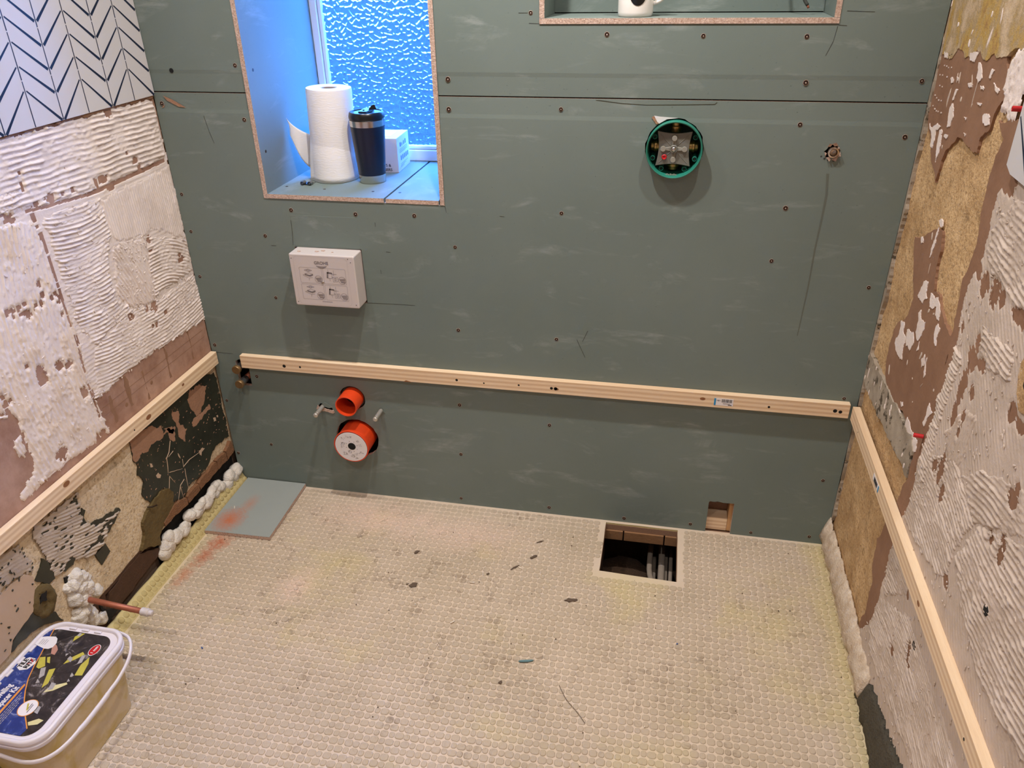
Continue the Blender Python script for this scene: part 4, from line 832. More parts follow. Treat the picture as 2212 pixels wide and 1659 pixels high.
comb_patch('combed_adhesive', LEFT['flecked'], [(-0.94, 0.41), (-0.85, 0.39)], 0.010, 0.0014, 0.0, -0.006, 1, 0.0045, [], MAT['adhesive_d'], wl, seed=95)
flecks('paint_flecks', [LEFT['flecked'], LEFT['flecked'], LEFT['beige']], 45, -0.006, 1, 0.0062, MAT['darkpaint'], wl, (0.004, 0.014), (0.003, 0.007), 0.3, 43, 0.8)
plate('beige_filler', LEFT['beige'], -0.006, 1, -0.004, 0.0055, MAT['beige'], wl, 0.05, 0.01, 9)
plate('beige_filler', [(-1.05, 0.43), (-0.95, 0.44), (-1.0, 0.36), (-1.05, 0.30), (-1.3, 0.1), (-1.40, 0.44)], -0.006, 1, -0.004, 0.0052, MAT['beige'], wl, 0.05, 0.02, 10)
flecks('plaster_flecks', [LEFT['dark_paint']], 170, -0.006, 1, 0.0044, MAT['pinkscuff'], wl, (0.002, 0.012), (0.001, 0.004), 0.6, 44, 0.6)
plate('rotten_timber', LEFT['dark_wood'], -0.006, 1, -0.03, 0.003, MAT['darkwood'], wl, 0.06, 0.012, 11)
plate('rotten_timber', [(-0.43, 0.10), (-0.50, 0.118), (-0.68, 0.11), (-0.70, 0.02), (-1.40, 0.02), (-1.40, 0.118), (-0.72, 0.118), (-0.50, 0.128)], -0.006, 1, -0.03, 0.001, MAT['darkwood'], wl, 0.03, 0.02, 12)
plate('cavity', LEFT['cavity'], -0.006, 1, 0.0005, 0.0052, MAT['void'], wl, 0.15, 0.005, 13)
plate('cavity', LEFT['cavity2'], -0.006, 1, 0.0005, 0.0060, MAT['void'], wl, 0.12, 0.006, 14)
# blown plaster crater
cy_, cz_ = LEFT['crater']; m = MB(); loops = []
for rr, hh in [(0.042, -0.004), (0.036, 0.005), (0.026, 0.006), (0.018, 0.003), (0.010, 0.002)]:
    loops.append([(-0.004 + hh + random.uniform(-0.003, 0.003), cy_ + (rr + random.uniform(-0.003, 0.003)) * math.cos(2 * math.pi * i / 20) * 0.95, cz_ - 0.008 + (rr + random.uniform(-0.003, 0.003)) * 1.15 * math.sin(2 * math.pi * i / 20)) for i in range(20)])
m.loft(loops, False, True); m.build('plaster_crater', MAT['olive'], wl, smooth=True)
plate('crater_void', [(cy_ - 0.018, cz_ + 0.000), (cy_ + 0.004, cz_ - 0.008), (cy_ + 0.010, cz_ + 0.018), (cy_ - 0.010, cz_ + 0.026)], -0.006, 1, 0.004, 0.0085, MAT['void'], wl, 0.2, 0.004, 15)
# old nail
m = MB(); m.tube([(0.0, -0.452, 0.228), (0.012, -0.446, 0.226), (0.016, -0.432, 0.222)], 0.0022, 8); m.build('bent_nail', MAT['screw'], wl)
# hole marks
for (y, z) in [(-0.415, 0.545), (-0.30, 0.50 + 0.05)]:
    m = MB(); m.lathe((0.0002, y, z), (1, 0, 0), [(0, 0.006), (0.0006, 0.005)], 10); m.build('drilled_hole', MAT['brown'], wl)

# patterned wall tiles above the hacked-off area
ZT = 1.269
def tile_piece(y0, y1, z0, z1, X0, sgn, parent):
    m = MB(); a, b = sorted((X0, X0 + sgn * 0.0075)); m.box((a, y0, z0), (b, y1, z1))
    return m.build('tile', MAT['tile'], parent, bevel=0.0008)
CW = 0.0889
def chevrons(y0, y1, z0, z1, X, sgn, parent, apex0=3):
    """navy hand-drawn chevron print: upright rules and slanted strokes"""
    m = MB()
    kk = range(int(math.floor(-y1 / CW)) - 1, int(math.ceil(-y0 / CW)) + 2)
    def stroke(p, q, w0, w1):
        # clip to the tile
        pts = [p, q]
        for lim, ax, s in ((y0, 0, 1), (y1, 0, -1), (z0, 1, 1), (z1, 1, -1)):
            out = []
            for i in range(len(pts) - 1):
                a, b = pts[i], pts[i + 1]; fa, fb = s * (a[ax] - lim), s * (b[ax] - lim)
                if fa < 0 and fb < 0: return
                if fa < 0 or fb < 0:
                    t = fa / (fa - fb); c = (a[0] + (b[0] - a[0]) * t, a[1] + (b[1] - a[1]) * t)
                    if fa < 0: a = c
                    else: b = c
                out = [a, b]
            pts = out
        a, b = pts
        if math.hypot(b[0] - a[0], b[1] - a[1]) < 0.002: return
        d = Vector((b[0] - a[0], b[1] - a[1])).normalized(); n = Vector((-d.y, d.x))
        qd = [(a[0] + n.x * w0, a[1] + n.y * w0), (b[0] + n.x * w1, b[1] + n.y * w1), (b[0] - n.x * w1, b[1] - n.y * w1), (a[0] - n.x * w0, a[1] - n.y * w0)]
        m.add([(X + sgn * 0.0002, y, z) for y, z in qd], [(0, 1, 2, 3)])
    for k in kk:
        yc = -CW * k
        z = z0
        while z < z1:
            ze = min(z + 0.0965, z1)
            stroke((yc, z + 0.0012), (yc, ze - 0.0012), 0.0015, 0.0012); z = ze
        if k % 2 == apex0 % 2:
            for j in range(0, 12):
                za = 1.3475 + 0.0485 * j
                for s in (-1, 1):
                    drop = 0.066 if j > 0 else 0.077
                    stroke((yc + s * 0.004, za - 0.003), (yc + s * (CW - 0.004), za - drop - 0.0005), 0.0017, 0.0034)
    return m.build('chevron_print', MAT['navy'], parent) if m.f else None
rows = [(ZT, ZT + 0.386)]
for r_ in rows:
    y1 = -0.0015
    for k in range(6):
        yb = -CW * 2 * k - 0.0005 if k else -0.0015
        ya = -CW * 2 * (k + 1)
        tl = tile_piece(ya, yb, r_[0], r_[1], 0.0, 1, wl)
        chevrons(ya, yb, r_[0], r_[1], 0.0075, 1, tl, 3)
# broken bed of adhesive under the tile edge
q = [(-0.62, 1.268), (-0.40, 1.268), (-0.37, 1.262), (-0.34, 1.268), (-0.30, 1.268), (-0.24, 1.263), (-0.20, 1.268), (-0.12, 1.268), (-0.10, 1.262), (-0.06, 1.268), (-0.03, 1.264), (-0.004, 1.266), (-0.004, 1.274), (-0.62, 1.274)]
plate('adhesive_bed', q, -0.006, 1, 0.004, 0.0105, MAT['brown'], wl, 0.12, 0.006, 16)

# right wall
wr = grid_wall('wall_right', W + 0.006, -1, Y0, 0.012, -0.02, 2.40, 0.0028, MAT['sand'], 'stripped side wall of sandy render, brown plaster and grey adhesive', seed=14)
m = MB(); m.box((W + 0.007, -2.75, -0.4), (2.06, Y0, 2.45)); m.build('wall_stretch', MAT['plaster'], wr)
m = MB(); m.box((W + 0.020, Y0, -0.4), (2.06, 0.20, 2.45)); m.build('wall_core', MAT['masonry'], wr)
XR = W + 0.006
plate('yellow_skim', RIGHT['yellow'], XR, -1, -0.004, 0.0072, MAT['yellowskim'], wr, 0.12, 0.006, 70)
plate('yellow_skim', [(-0.0, 1.53), (-0.445, 1.545), (-0.7, 1.5), (-1.40, 1.5), (-1.40, 2.39), (0.0, 2.39)], XR, -1, -0.004, 0.0070, MAT['yellowskim'], wr, 0.02, 0.02, 71)
for i, q in enumerate(RIGHT['brown']): plate('brown_plaster', q, XR, -1, -0.004, 0.0058 + 0.0003 * i, MAT['brown'], wr, 0.12, 0.007, 72 + i)
plate('grey_crust', RIGHT['grey_wedge'], XR, -1, -0.004, 0.0095, MAT['grey_crust'], wr, 0.14, 0.006, 76)
comb_patch('lumpy_adhesive', RIGHT['lumpy'], [(-0.45, 1.34), (-0.45, 1.44)], 0.016, 0.004, 0, XR, -1, 0.0065, [], MAT['adhesive'], wr, seed=131)
for i, (nm, poly, dr, pitch, amp, k) in enumerate(RIGHT['comb']):
    comb_patch('adhesive_sheet' if i == 0 else 'combed_adhesive', poly, dr, pitch, amp * (1.0 if i == 0 else 1.5), k, XR, -1, 0.0072 + (0 if i == 0 else 0.0009), RIGHT['holes'], MAT['adhesive_r'], wr, seed=140 + i * 5, along=0.005 if i == 0 else 0.004, rag=0.008)
for i, q in enumerate(RIGHT['smears']): plate('adhesive_smear', q, XR, -1, 0.005, 0.0074, MAT['adhesive'], wr, 0.16, 0.004, 300 + i)
flecks('adhesive_smears', RIGHT['brown'][:2], 22, XR, -1, 0.0062, MAT['adhesive_r'], wr, (0.004, 0.07), (0.002, 0.012), 1.5, 45, 0.3)
flecks('crust_flakes', [RIGHT['grey_wedge']], 14, XR, -1, 0.0098, MAT['adhesive'], wr, (0.010, 0.05), (0.003, 0.010), 1.6, 46, 0.3)
flecks('adhesive_smears', [RIGHT['yellow']], 14, XR, -1, 0.0074, MAT['adhesive'], wr, (0.01, 0.06), (0.003, 0.012), 1.5, 47, 0.25)
flecks('adhesive_crumbs', [RIGHT['comb'][0][1]], 500, XR, -1, 0.0092, MAT['adhesive_r'], wr, (0.003, 0.014), (0.002, 0.005), 1.2, 48, 0.9)
rowsm = MB()
for i in range(6):
    for j in range(5):
        if random.random() < 0.25: continue
        y, z = -0.03 - 0.016 * j + random.uniform(-0.003, 0.003), 1.385 - 0.022 * i + random.uniform(-0.003, 0.003)
        rowsm.box((XR - 0.0072, y - random.uniform(0.002, 0.006), z - 0.0012), (XR - 0.0055, y, z + 0.0012))
o = rowsm.build('comb_dots', MAT['adhesive'], wr); o['kind'] = 'stuff'
plate('bare_render', RIGHT['sand_spot'], XR, -1, 0.006, 0.0098, MAT['sand'], wr, 0.08, 0.006, 80)
m = MB(); m.lathe((XR - 0.0096, -0.815, 1.005), (-1, 0, 0), [(0, 0.009), (0.0006, 0.007)], 10); m.build('drilled_hole', MAT['black'], wr)
# remaining corner of a patterned tile
tq = [(-0.560, 1.258), (-0.536, 1.268), (-0.530, 1.45), (-0.80, 1.45), (-0.80, 1.262), (-0.64, 1.255)]
m = MB(); m.prism([(W - 0.003, y, z) for y, z in tq], (-0.0085, 0, 0)); tl = m.build('tile', MAT['tile'], wr)
chevrons(-0.80, -0.534, 1.262, 1.45, W - 0.0115, -1, tl, 8)
plate('corner_filler', [(-0.007, 0.10), (-0.005, 0.5), (-0.007, 0.9), (-0.005, 1.40), (0.004, 1.42), (0.004, 0.09)], XR, -1, -0.004, 0.0090, MAT['grey_crust'], wr, 0.10, 0.006, 90)
# foot of the right wall: trimmed foam, then wet mortar
m = MB(); loops = []
ys = np.linspace(0.0, -0.585, 46)
for y in ys:
    h = float(np.interp(-y, [0.0, 0.03, 0.08, 0.15, 0.34, 0.48, 0.60], [0.105, 0.090, 0.094, 0.100, 0.106, 0.096, 0.102])) + random.uniform(-0.006, 0.006)
    e = random.uniform(-0.004, 0.004)
    loops.append([(W - 0.001, y, -0.001), (W - 0.006 + e, y, -0.001), (W - 0.014 + e, y, 0.012), (W - 0.020 + e + random.uniform(-0.003, 0.003), y, 0.03), (W - 0.020 + random.uniform(-0.003, 0.003), y, 0.05), (W - 0.016 + random.uniform(-0.003, 0.003), y, 0.07 * h / 0.09), (W - 0.006, y, h - 0.004), (W - 0.001, y, h)])
m.loft(loops); m.build('foam_fillet', MAT['foam_crust'], wr, smooth=True)
m = MB(); loops = []
for y in np.linspace(-0.560, -1.30, 60):
    h = float(np.interp(-y, [0.55, 0.60, 0.72, 0.84, 1.3], [0.05, 0.098, 0.118, 0.150, 0.155])) + random.uniform(-0.009, 0.006)
    loops.append([(W - 0.001, y, -0.02), (W - 0.012 + random.uniform(-0.005, 0.004), y, -0.02), (W - 0.017 + random.uniform(-0.006, 0.004), y, 0.02), (W - 0.014 + random.uniform(-0.005, 0.004), y, 0.05), (W - 0.010 + random.uniform(-0.003, 0.003), y, h * 0.8), (W - 0.001, y, h)])
m.loft(loops); m.build('mortar_fillet', MAT['mortar'], wr, smooth=True)
m = MB(); m.lathe((XR - 0.009, -0.738, 0.367), (-1, 0, 0), [(0, 0.010), (0.0008, 0.008)], 10); m.build('drilled_hole', MAT['black'], wr)
m = MB(); m.lathe((XR - 0.0095, -0.93, 0.50 + 0.155), (-1, 0, 0), [(0, 0.010), (0.0008, 0.008)], 10); m.build('drilled_hole', MAT['black'], wr)

# ------------------------------------------------------------------ floor: dimpled backing mat on boards, with a hatch cut in it
HX0, HX1, HY0, HY1 = 1.270, 1.4935, -0.2385, -0.0105
FX1 = 1.929
floor = thing('floor', 'floor covered by a dimpled beige backing mat with a cut hatch', None, (0.966, -0.8, 0), kind='structure')
fo = [(0.030, 0.004), (0.034, -2.74), (FX1, -2.74), (FX1, 0.004)]
hole = ragged([(HX0, HY0 + 0.004), (HX1, HY0 - 0.004), (HX1, HY1), (HX0, HY1)], 0.01, 0.03, 4)
def slab(name, loops, z0, z1, mats, parent):
    P, T, edge = cdt_sheet(loops); m = MB(); n = len(P)
    m.add([(x, y, z1) for x, y in P] + [(x, y, z0) for x, y in P], [])
    for t_ in T:
        a, b, c = (int(i) for i in t_); m.f += [(a, b, c), (a + n, c + n, b + n)]; m.m += [0, 0]
    for a, b in edge:
        a, b = int(a), int(b); m.f.append((b, a, a + n, b + n)); m.m.append(1 if len(mats) > 1 else 0)
    return m.build(name, mats, parent)
slab('mat_base', [fo, hole], -0.006, 0.0, [MAT['coat'], MAT['lip']], floor)
slab('floorboard', [[(-0.02, 0.19), (-0.02, -2.74), (1.95, -2.74), (1.95, 0.19)], [(HX0 + 0.001, HY0 + 0.002), (HX1 - 0.001, HY0 - 0.002), (HX1 - 0.001, HY1 - 0.001), (HX0 + 0.001, HY1 - 0.001)]], -0.026, -0.0062, [MAT['chip'], MAT['chip']], floor)
# dimples, one pad per cell, alternating square and round
pit, pity = 0.0186, 0.0193
nx, ny = int((FX1 - 0.040) / pit), 68
cells_v, cells_f = [], []
K = 12
th = np.arange(K) * 2 * np.pi / K
base_i = 0
for j in range(ny):
    y = -0.010 - pity * (j + 0.5)
    for i in range(nx):
        x = 0.042 + pit * (i + 0.5) + 0.0012 * math.sin(j * 0.7)
        if HX0 - 0.010 < x < HX1 + 0.022 and HY0 - 0.020 < y < HY1 + 0.02: continue
        if 0.03 < x < 0.24 and -0.275 < y < 0.0: continue
        big = (i + j) % 2 == 0
        a = (0.0102 if big else 0.0073) * random.uniform(0.94, 1.03); b = (0.0090 if big else 0.0082) * random.uniform(0.93, 1.03)
        p = 4.6 if big else 2.7
        c, s = np.cos(th), np.sin(th)
        rr = (np.abs(c) ** p + np.abs(s) ** p) ** (-1 / p)
        rr = rr * rng.uniform(0.965, 1.03, K); wx_, wy_ = rr * c, rr * s
        hh = 0.0025 * random.uniform(0.75, 1.1)
        if y > -0.06 and x < 1.2: hh *= 0.35
        jx, jy = random.uniform(-0.0005, 0.0005), random.uniform(-0.0005, 0.0005)
        for sc_, z_ in ((1.0, 0.0002), (0.93, hh * 0.75), (0.76, hh), (0.40, hh * 0.86)):
            cells_v.append(np.c_[x + jx + wx_ * a * sc_, y + jy + wy_ * b * sc_, np.full(K, z_)])
        cells_f.append(base_i); base_i += 4 * K
V = np.concatenate(cells_v); fs = []
ring = [(k, (k + 1) % K) for k in range(K)]
tmpl = []
for lv in range(3):
    for a, b in ring: tmpl.append((lv * K + a, lv * K + b, (lv + 1) * K + b, (lv + 1) * K + a))
for k in range(1, K // 2): tmpl.append((3 * K + 0 if k == 1 else 3 * K + 0, 3 * K + 2 * k - 1, 3 * K + 2 * k, 3 * K + (2 * k + 1) % K)) if 2 * k + 1 < K else None
tmpl = np.array(tmpl)
Fq = (np.array(cells_f)[:, None, None] + tmpl[None]).reshape(-1, 4)
o = np_mesh('dimples', V, Fq, MAT['cell'], floor, ORG[floor.name]); o['kind'] = 'stuff'
# upturned lip of the mat along the left wall, with bubbles of its yellow foam
lip_m = MB(); loops = []
ys = np.linspace(-0.004, -1.35, 60)
for y in ys:
    zt = float(np.interp(-y, [0, 0.1, 0.28, 0.47, 0.7, 1.4], [0.050, 0.044, 0.036, 0.026, 0.028, 0.028])) + random.uniform(-0.0015, 0.0015)
    loops.append([(0.0345, y, -0.004), (0.0345, y, 0.0015), (0.020, y, zt * 0.42), (0.006, y, zt), (0.001, y, zt + 0.001), (0.001, y, zt - 0.006), (0.014, y, zt * 0.2 - 0.004)])
lip_m.loft(loops); lip = lip_m.build('mat_lip', MAT['lip'], floor, smooth=True, auto=50) if False else lip_m.build('mat_lip', MAT['lip'], floor, smooth=True)
bm_ = MB()
for j in range(64):
    y = -0.012 - 0.0205 * j
    zt = float(np.interp(-y, [0, 0.1, 0.28, 0.47, 0.7, 1.4], [0.050, 0.044, 0.036, 0.026, 0.028, 0.028]))
    for t_ in (0.30, 0.72):
        x = 0.033 - 0.026 * t_; z = zt * (t_ * 1.0) * 0.96
        yy = y - (0.010 if t_ > 0.5 else 0)
        nrm = Vector((zt, 0, 0.027)).normalized()
        bm_.lathe((x, yy, z - 0.0004), nrm, [(0, 0.0094), (0.0016, 0.0082), (0.0026, 0.0050)], 10, False, True)
o = bm_.build('mat_bubbles', MAT['lip_c'], lip, smooth=True); o['kind'] = 'stuff'
# void under the hatch
vd = thing('subfloor', 'dark rubble-strewn void seen through the floor hatch', None, (1.38, -0.13, -0.4), kind='structure')
m = MB(); m.box((-0.12, -2.75, -0.44), (2.06, 0.46, -0.40)); m.build('ground_slab', MAT['soil'], vd)
m = MB()
for _ in range(60):
    x, y, r_ = random.uniform(1.20, 1.42), random.uniform(-0.35, 0.10), random.uniform(0.008, 0.03)
    m.lathe((x, y, -0.401), (random.uniform(-.3, .3), random.uniform(-.3, .3), 1), [(0, r_), (r_ * 0.5, r_ * 0.8), (r_ * 0.8, r_ * 0.3)], 7)
o = m.build('rubble', MAT['soil'], vd); o['kind'] = 'stuff'
m = MB(); loops = []
for rr, hh in [(0.17, -0.40), (0.13, -0.27), (0.08, -0.21), (0.03, -0.195)]:
    loops.append([(1.335 + rr * math.cos(2 * math.pi * i / 18) * random.uniform(0.9, 1.1), 0.0 + rr * math.sin(2 * math.pi * i / 18) * random.uniform(0.9, 1.1), hh) for i in range(18)])
m.loft(loops); m.build('soil_heap', MAT['soil'], vd, smooth=True)
x = HX0 - 0.03
for w_ in (0.085, 0.125, 0.12):
    m = MB(); m.box((x + 0.001, HY1 - 0.006, -0.062), (x + w_, HY1 + 0.04, -0.0265)); m.build('joist_block', MAT['joist'], vd, bevel=0.0015); x += w_ + 0.003
m = MB(); m.box((HX0 - 0.045, -1.5, -0.20), (HX0 - 0.004, 0.18, -0.0265)); m.build('joist', MAT['darkwood'], vd)
m = MB(); m.box((HX1 + 0.012, -1.5, -0.20), (HX1 + 0.055, 0.18, -0.0265)); m.build('joist', MAT['darkwood'], vd)

# ------------------------------------------------------------------ things
# battens
def batten(name, a, b, mat, label, axis, knots, holes_, fx):
    root = thing(name, label, 'batten', ((a[0] + b[0]) / 2, (a[1] + b[1]) / 2, a[2]), 'support battens fixed round the walls')
    m = MB(); m.box(a, b); body = m.build('timber', mat, root, bevel=0.0012)
    def disc(nm, u, z, r, mt, pr, sx=1.0, h=0.0004):
        m = MB()
        if axis == 'x': m.lathe((u, fx + 0.0003, z), (0, -1, 0), [(0, r), (h, r)], 12, True, True, 0, sx)
        elif axis == 'l': m.lathe((fx - 0.0003, u, z), (1, 0, 0), [(0, r), (h, r)], 12, True, True, 0, sx)
        else: m.lathe((fx + 0.0003, u, z), (-1, 0, 0), [(0, r), (h, r)], 12, True, True, 0, sx)
        return m.build(nm, mt, pr)
    for u, z, r in knots: disc('knot', u, z, r, MAT['knot'], root, 1.6)
    for u, z, r in holes_: disc('screw_hole', u, z, r, MAT['black'], root)
    return root
bb = batten('timber_batten', (0.107, -0.020, 0.459), (1.911, -0.0006, 0.502), MAT['pine_x'], 'long planed pine batten screwed across the green board wall, with a barcode sticker', 'x',
            [(1.521, 0.484, 0.0048), (1.107, 0.476, 0.004)], [(0.254, 0.478, 0.0055), (0.307, 0.479, 0.0035), (0.807, 0.479, 0.004), (0.890, 0.476, 0.0025), (0.995, 0.479, 0.003), (1.092, 0.4775, 0.0045), (1.104, 0.477, 0.0055), (1.701, 0.475, 0.0035), (1.874, 0.480, 0.0055), (1.888, 0.478, 0.005)], -0.020)
# chip out of its lower edge
m = MB(); m.prism([(0.640, -0.0203, 0.4585), (0.648, -0.0203, 0.464), (0.656, -0.0203, 0.462), (0.667, -0.0203, 0.4585)], (0, 0.0, 0.0) if False else (0, -0.0004, 0)); m.build('split', MAT['knot'], bb)
st = MB(); st.box((1.5525, -0.0206, 0.4675), (1.6045, -0.0201, 0.490)); stick = st.build('price_sticker', MAT['lab_white'], bb)
m = MB(); m.box((1.5525, -0.0209, 0.4675), (1.5575, -0.02061, 0.490)); m.build('sticker_band', MAT['cyan'], stick)
m = MB(); xx = 1.573
while xx < 1.600:
    w_ = random.choice([0.0005, 0.0009, 0.0013]); m.box((xx, -0.0209, 0.478), (xx + w_, -0.02061, 0.488)); xx += w_ + random.choice([0.0006, 0.001])
m.build('barcode', MAT['ink'], stick)
lettering('sticker_text', '1.8m', 0.0055, (1.565, -0.0208, 0.483), (-1, 0, 0), (0, 0, -1), MAT['ink'], stick, 0.0001)
m = MB(); m.box((1.591, -0.0209, 0.4695), (1.601, -0.02061, 0.4715)); m.box((1.577, -0.0209, 0.4735), (1.596, -0.02061, 0.4745)); m.build('small_print', MAT['ink'], stick)
bl = batten('timber_batten', (0.0015, -1.40, 0.461), (0.0205, -0.006, 0.503), MAT['pine_y'], 'planed pine batten on the adhesive-streaked wall beside the window', 'l', [(-0.372, 0.482, 0.007), (-0.699, 0.492, 0.007), (-0.199, 0.489, 0.004)], [(-0.437, 0.480, 0.0025)], 0.0205)
br = batten('timber_batten', (W - 0.0205, -1.40, 0.459), (W - 0.0015, -0.024, 0.501), MAT['pine_y'], 'planed pine batten on the brown stripped wall, meeting the long batten', 'r', [(-0.74, 0.480, 0.005)], [(-0.119, 0.478, 0.002), (-1.035, 0.474, 0.003)], W - 0.0205)
m = MB(); m.box((W - 0.0211, -0.375, 0.472), (W - 0.0206, -0.317, 0.489)); s2 = m.build('price_sticker', MAT['lab_white'], br)
m = MB(); m.box((W - 0.0214, -0.375, 0.472), (W - 0.02111, -0.369, 0.489)); m.build('sticker_band', MAT['cyan'], s2)
m = MB(); yy = -0.36
while yy < -0.33:
    w_ = random.choice([0.0006, 0.001, 0.0014]); m.box((W - 0.0214, yy, 0.474), (W - 0.02111, yy + w_, 0.486)); yy += w_ + 0.001
m.build('barcode', MAT['ink'], s2)

# access box of the concealed cistern
gx0, gx1, gz0, gz1, gD = 0.3485, 0.5425, 0.7055, 0.8615, 0.055
g = thing('access_box', 'white plastic flush access box with printed fitting diagrams, below the window', 'box', ((gx0 + gx1) / 2, 0, gz0))
def rrect2(x0, x1, z0, z1, r, n=4):
    pts = []
    for cx, cz, a0 in ((x1 - r, z1 - r, 0), (x0 + r, z1 - r, 90), (x0 + r, z0 + r, 180), (x1 - r, z0 + r, 270)):
        for i in range(n + 1):
            a = math.radians(a0 + 90 * i / n); pts.append((cx + r * math.cos(a), cz + r * math.sin(a)))
    return pts
m = MB(); lp = []
for ins, y in ((0.002, 0.10), (0.0, 0.0), (0.0, -gD + 0.003), (0.001, -gD + 0.001), (0.003, -gD)):
    lp.append([(x, y, z) for x, z in rrect2(gx0 + ins, gx1 - ins, gz0 + ins, gz1 - ins, 0.004)][::-1])
m.loft(lp, True, True); gb = m.build('body', MAT['whiteplastic'], g, smooth=False, bevel=0)
yF = -gD - 0.0003
def ring_poly(m, outer, inner):
    n = len(outer)
    m.add([(x, yF, z) for x, z in outer] + [(x, yF, z) for x, z in inner], [(i, (i + 1) % n, n + (i + 1) % n, n + i) for i in range(n)])
m = MB(); ring_poly(m, rrect2(gx0 + 0.012, gx1 - 0.021, gz0 + 0.006, gz1 - 0.006, 0.012), rrect2(gx0 + 0.0123, gx1 - 0.0213, gz0 + 0.0063, gz1 - 0.0063, 0.012)); m.build('panel_line', MAT['print_l'], g)
lettering('maker_name', 'GROHE', 0.0125, (0.4435, yF, 0.8375), (1, 0, 0), (0, 0, 1), MAT['print'], g, 0.0004, 1.0, 1.0)
m = MB()
for k, (w_, dz) in enumerate([(0.0160, 0), (0.0150, 0.0020), (0.0120, 0.0040), (0.0075, 0.0058)]):
    pts = [(0.4435 + w_ * t_, 0.8300 - dz - 0.0016 * (1 - t_ * t_)) for t_ in np.linspace(-1, 1, 9)]
    m.add([(x, yF, z) for x, z in pts] + [(x, yF, z - 0.0010) for x, z in pts], [(i, i + 1, 10 + i, 9 + i) for i in range(8)])
m.build('wave_emblem', MAT['print'], g)
def seg(m, a, b, w=0.0004):
    d = Vector((b[0] - a[0], b[1] - a[1])).normalized(); n = Vector((-d.y, d.x)) * w
    m.add([(a[0] + n.x, yF, a[1] + n.y), (b[0] + n.x, yF, b[1] + n.y), (b[0] - n.x, yF, b[1] - n.y), (a[0] - n.x, yF, a[1] - n.y)], [(0, 1, 2, 3)])
def poly_line(m, pts, w=0.0004, close=True):
    for i in range(len(pts) if close else len(pts) - 1): seg(m, pts[i], pts[(i + 1) % len(pts)], w)
for ci, (fx_, fz_, alt) in enumerate([(0.3745, 0.7765, 0), (0.4455, 0.7765, 1), (0.3745, 0.7265, 0), (0.4455, 0.7265, 1)]):
    m = MB(); fw, fh = 0.0672, 0.0465
    ring_poly(m, rrect2(fx_, fx_ + fw, fz_, fz_ + fh, 0.003), rrect2(fx_ + 0.0005, fx_ + fw - 0.0005, fz_ + 0.0005, fz_ + fh - 0.0005, 0.0028))
    cx_, cz_ = fx_ + 0.055, fz_ + 0.0125
    poly_line(m, [(cx_ + 0.0108 * math.cos(a), cz_ + 0.0108 * math.sin(a)) for a in np.linspace(0, 2 * math.pi, 25)[:-1]], 0.0004)
    for k in range(6): seg(m, (cx_ - 0.009 + 0.001 * k, cz_ + 0.004 - 0.002 * k), (cx_ + 0.009, cz_ + 0.006 - 0.0025 * k), 0.0004 + 0.0002 * (k % 3))
    if not alt:
        ox, oz = fx_ + 0.026, fz_ + 0.024
        m.add([(ox - 0.011, yF, oz - 0.001), (ox + 0.004, yF, oz - 0.005), (ox + 0.014, yF, oz - 0.001), (ox + 0.014, yF, oz + 0.003), (ox + 0.003, yF, oz - 0.0005), (ox - 0.011, yF, oz + 0.003)], [(0, 1, 4, 5), (1, 2, 3, 4)])
        poly_line(m, [(ox - 0.011, oz + 0.003), (ox + 0.001, oz + 0.007), (ox + 0.014, oz + 0.003), (ox + 0.003, oz - 0.0005)])
        poly_line(m, [(ox - 0.011, oz + 0.014), (ox + 0.001, oz + 0.018), (ox + 0.012, oz + 0.014), (ox, oz + 0.010)])
        poly_line(m, [(ox - 0.005, oz + 0.014), (ox + 0.001, oz + 0.016), (ox + 0.006, oz + 0.014), (ox, oz + 0.012)])
        seg(m, (ox - 0.017, oz - 0.001), (ox + 0.001, oz - 0.009)); seg(m, (ox + 0.001, oz - 0.009), (ox, oz - 0.016)); seg(m, (ox + 0.001, oz - 0.009), (ox + 0.012, oz - 0.007)); seg(m, (ox - 0.017, oz - 0.001), (ox - 0.012, oz + 0.001))
    else:
        ox, oz = fx_ + 0.010, fz_ + 0.018
        poly_line(m, [(ox, oz), (ox + 0.015, oz - 0.001), (ox + 0.017, oz + 0.015), (ox + 0.002, oz + 0.017)])
        m.add([(ox, yF, oz), (ox + 0.004, yF, oz), (ox + 0.006, yF, oz + 0.016), (ox + 0.002, yF, oz + 0.017)], [(0, 1, 2, 3)])
        m.add([(ox + 0.002, yF, oz + 0.014), (ox + 0.017, yF, oz + 0.012), (ox + 0.017, yF, oz + 0.0165), (ox + 0.002, yF, oz + 0.0185)], [(0, 1, 2, 3)])
        seg(m, (ox + 0.006, oz + 0.017), (ox + 0.005, oz + 0.025)); seg(m, (ox + 0.021, oz + 0.006), (ox + 0.022, oz + 0.024)); seg(m, (ox + 0.017, oz + 0.012), (ox + 0.030, oz + 0.012)); seg(m, (ox + 0.008, oz), (ox + 0.009, oz - 0.009))
        poly_line(m, [(ox + 0.018, oz - 0.011), (ox + 0.032, oz - 0.009), (ox + 0.032, oz + 0.004), (ox + 0.018, oz + 0.003)])
        poly_line(m, [(ox + 0.022, oz - 0.007), (ox + 0.028, oz - 0.006), (ox + 0.028, oz + 0.001), (ox + 0.022, oz)])
        seg(m, (ox + 0.025, oz - 0.007), (ox + 0.025, oz + 0.001)); seg(m, (ox + 0.015, oz + 0.004), (ox + 0.019, oz + 0.002))
    m.build('fitting_diagram', MAT['print'], g)
m = MB()
for k in range(11): m.box((0.432 + 0.0028 * k, yF, 0.7205), (0.432 + 0.0028 * k + 0.002, yF + 0.0002, 0.7222))
m.build('small_print', MAT['print'], g)
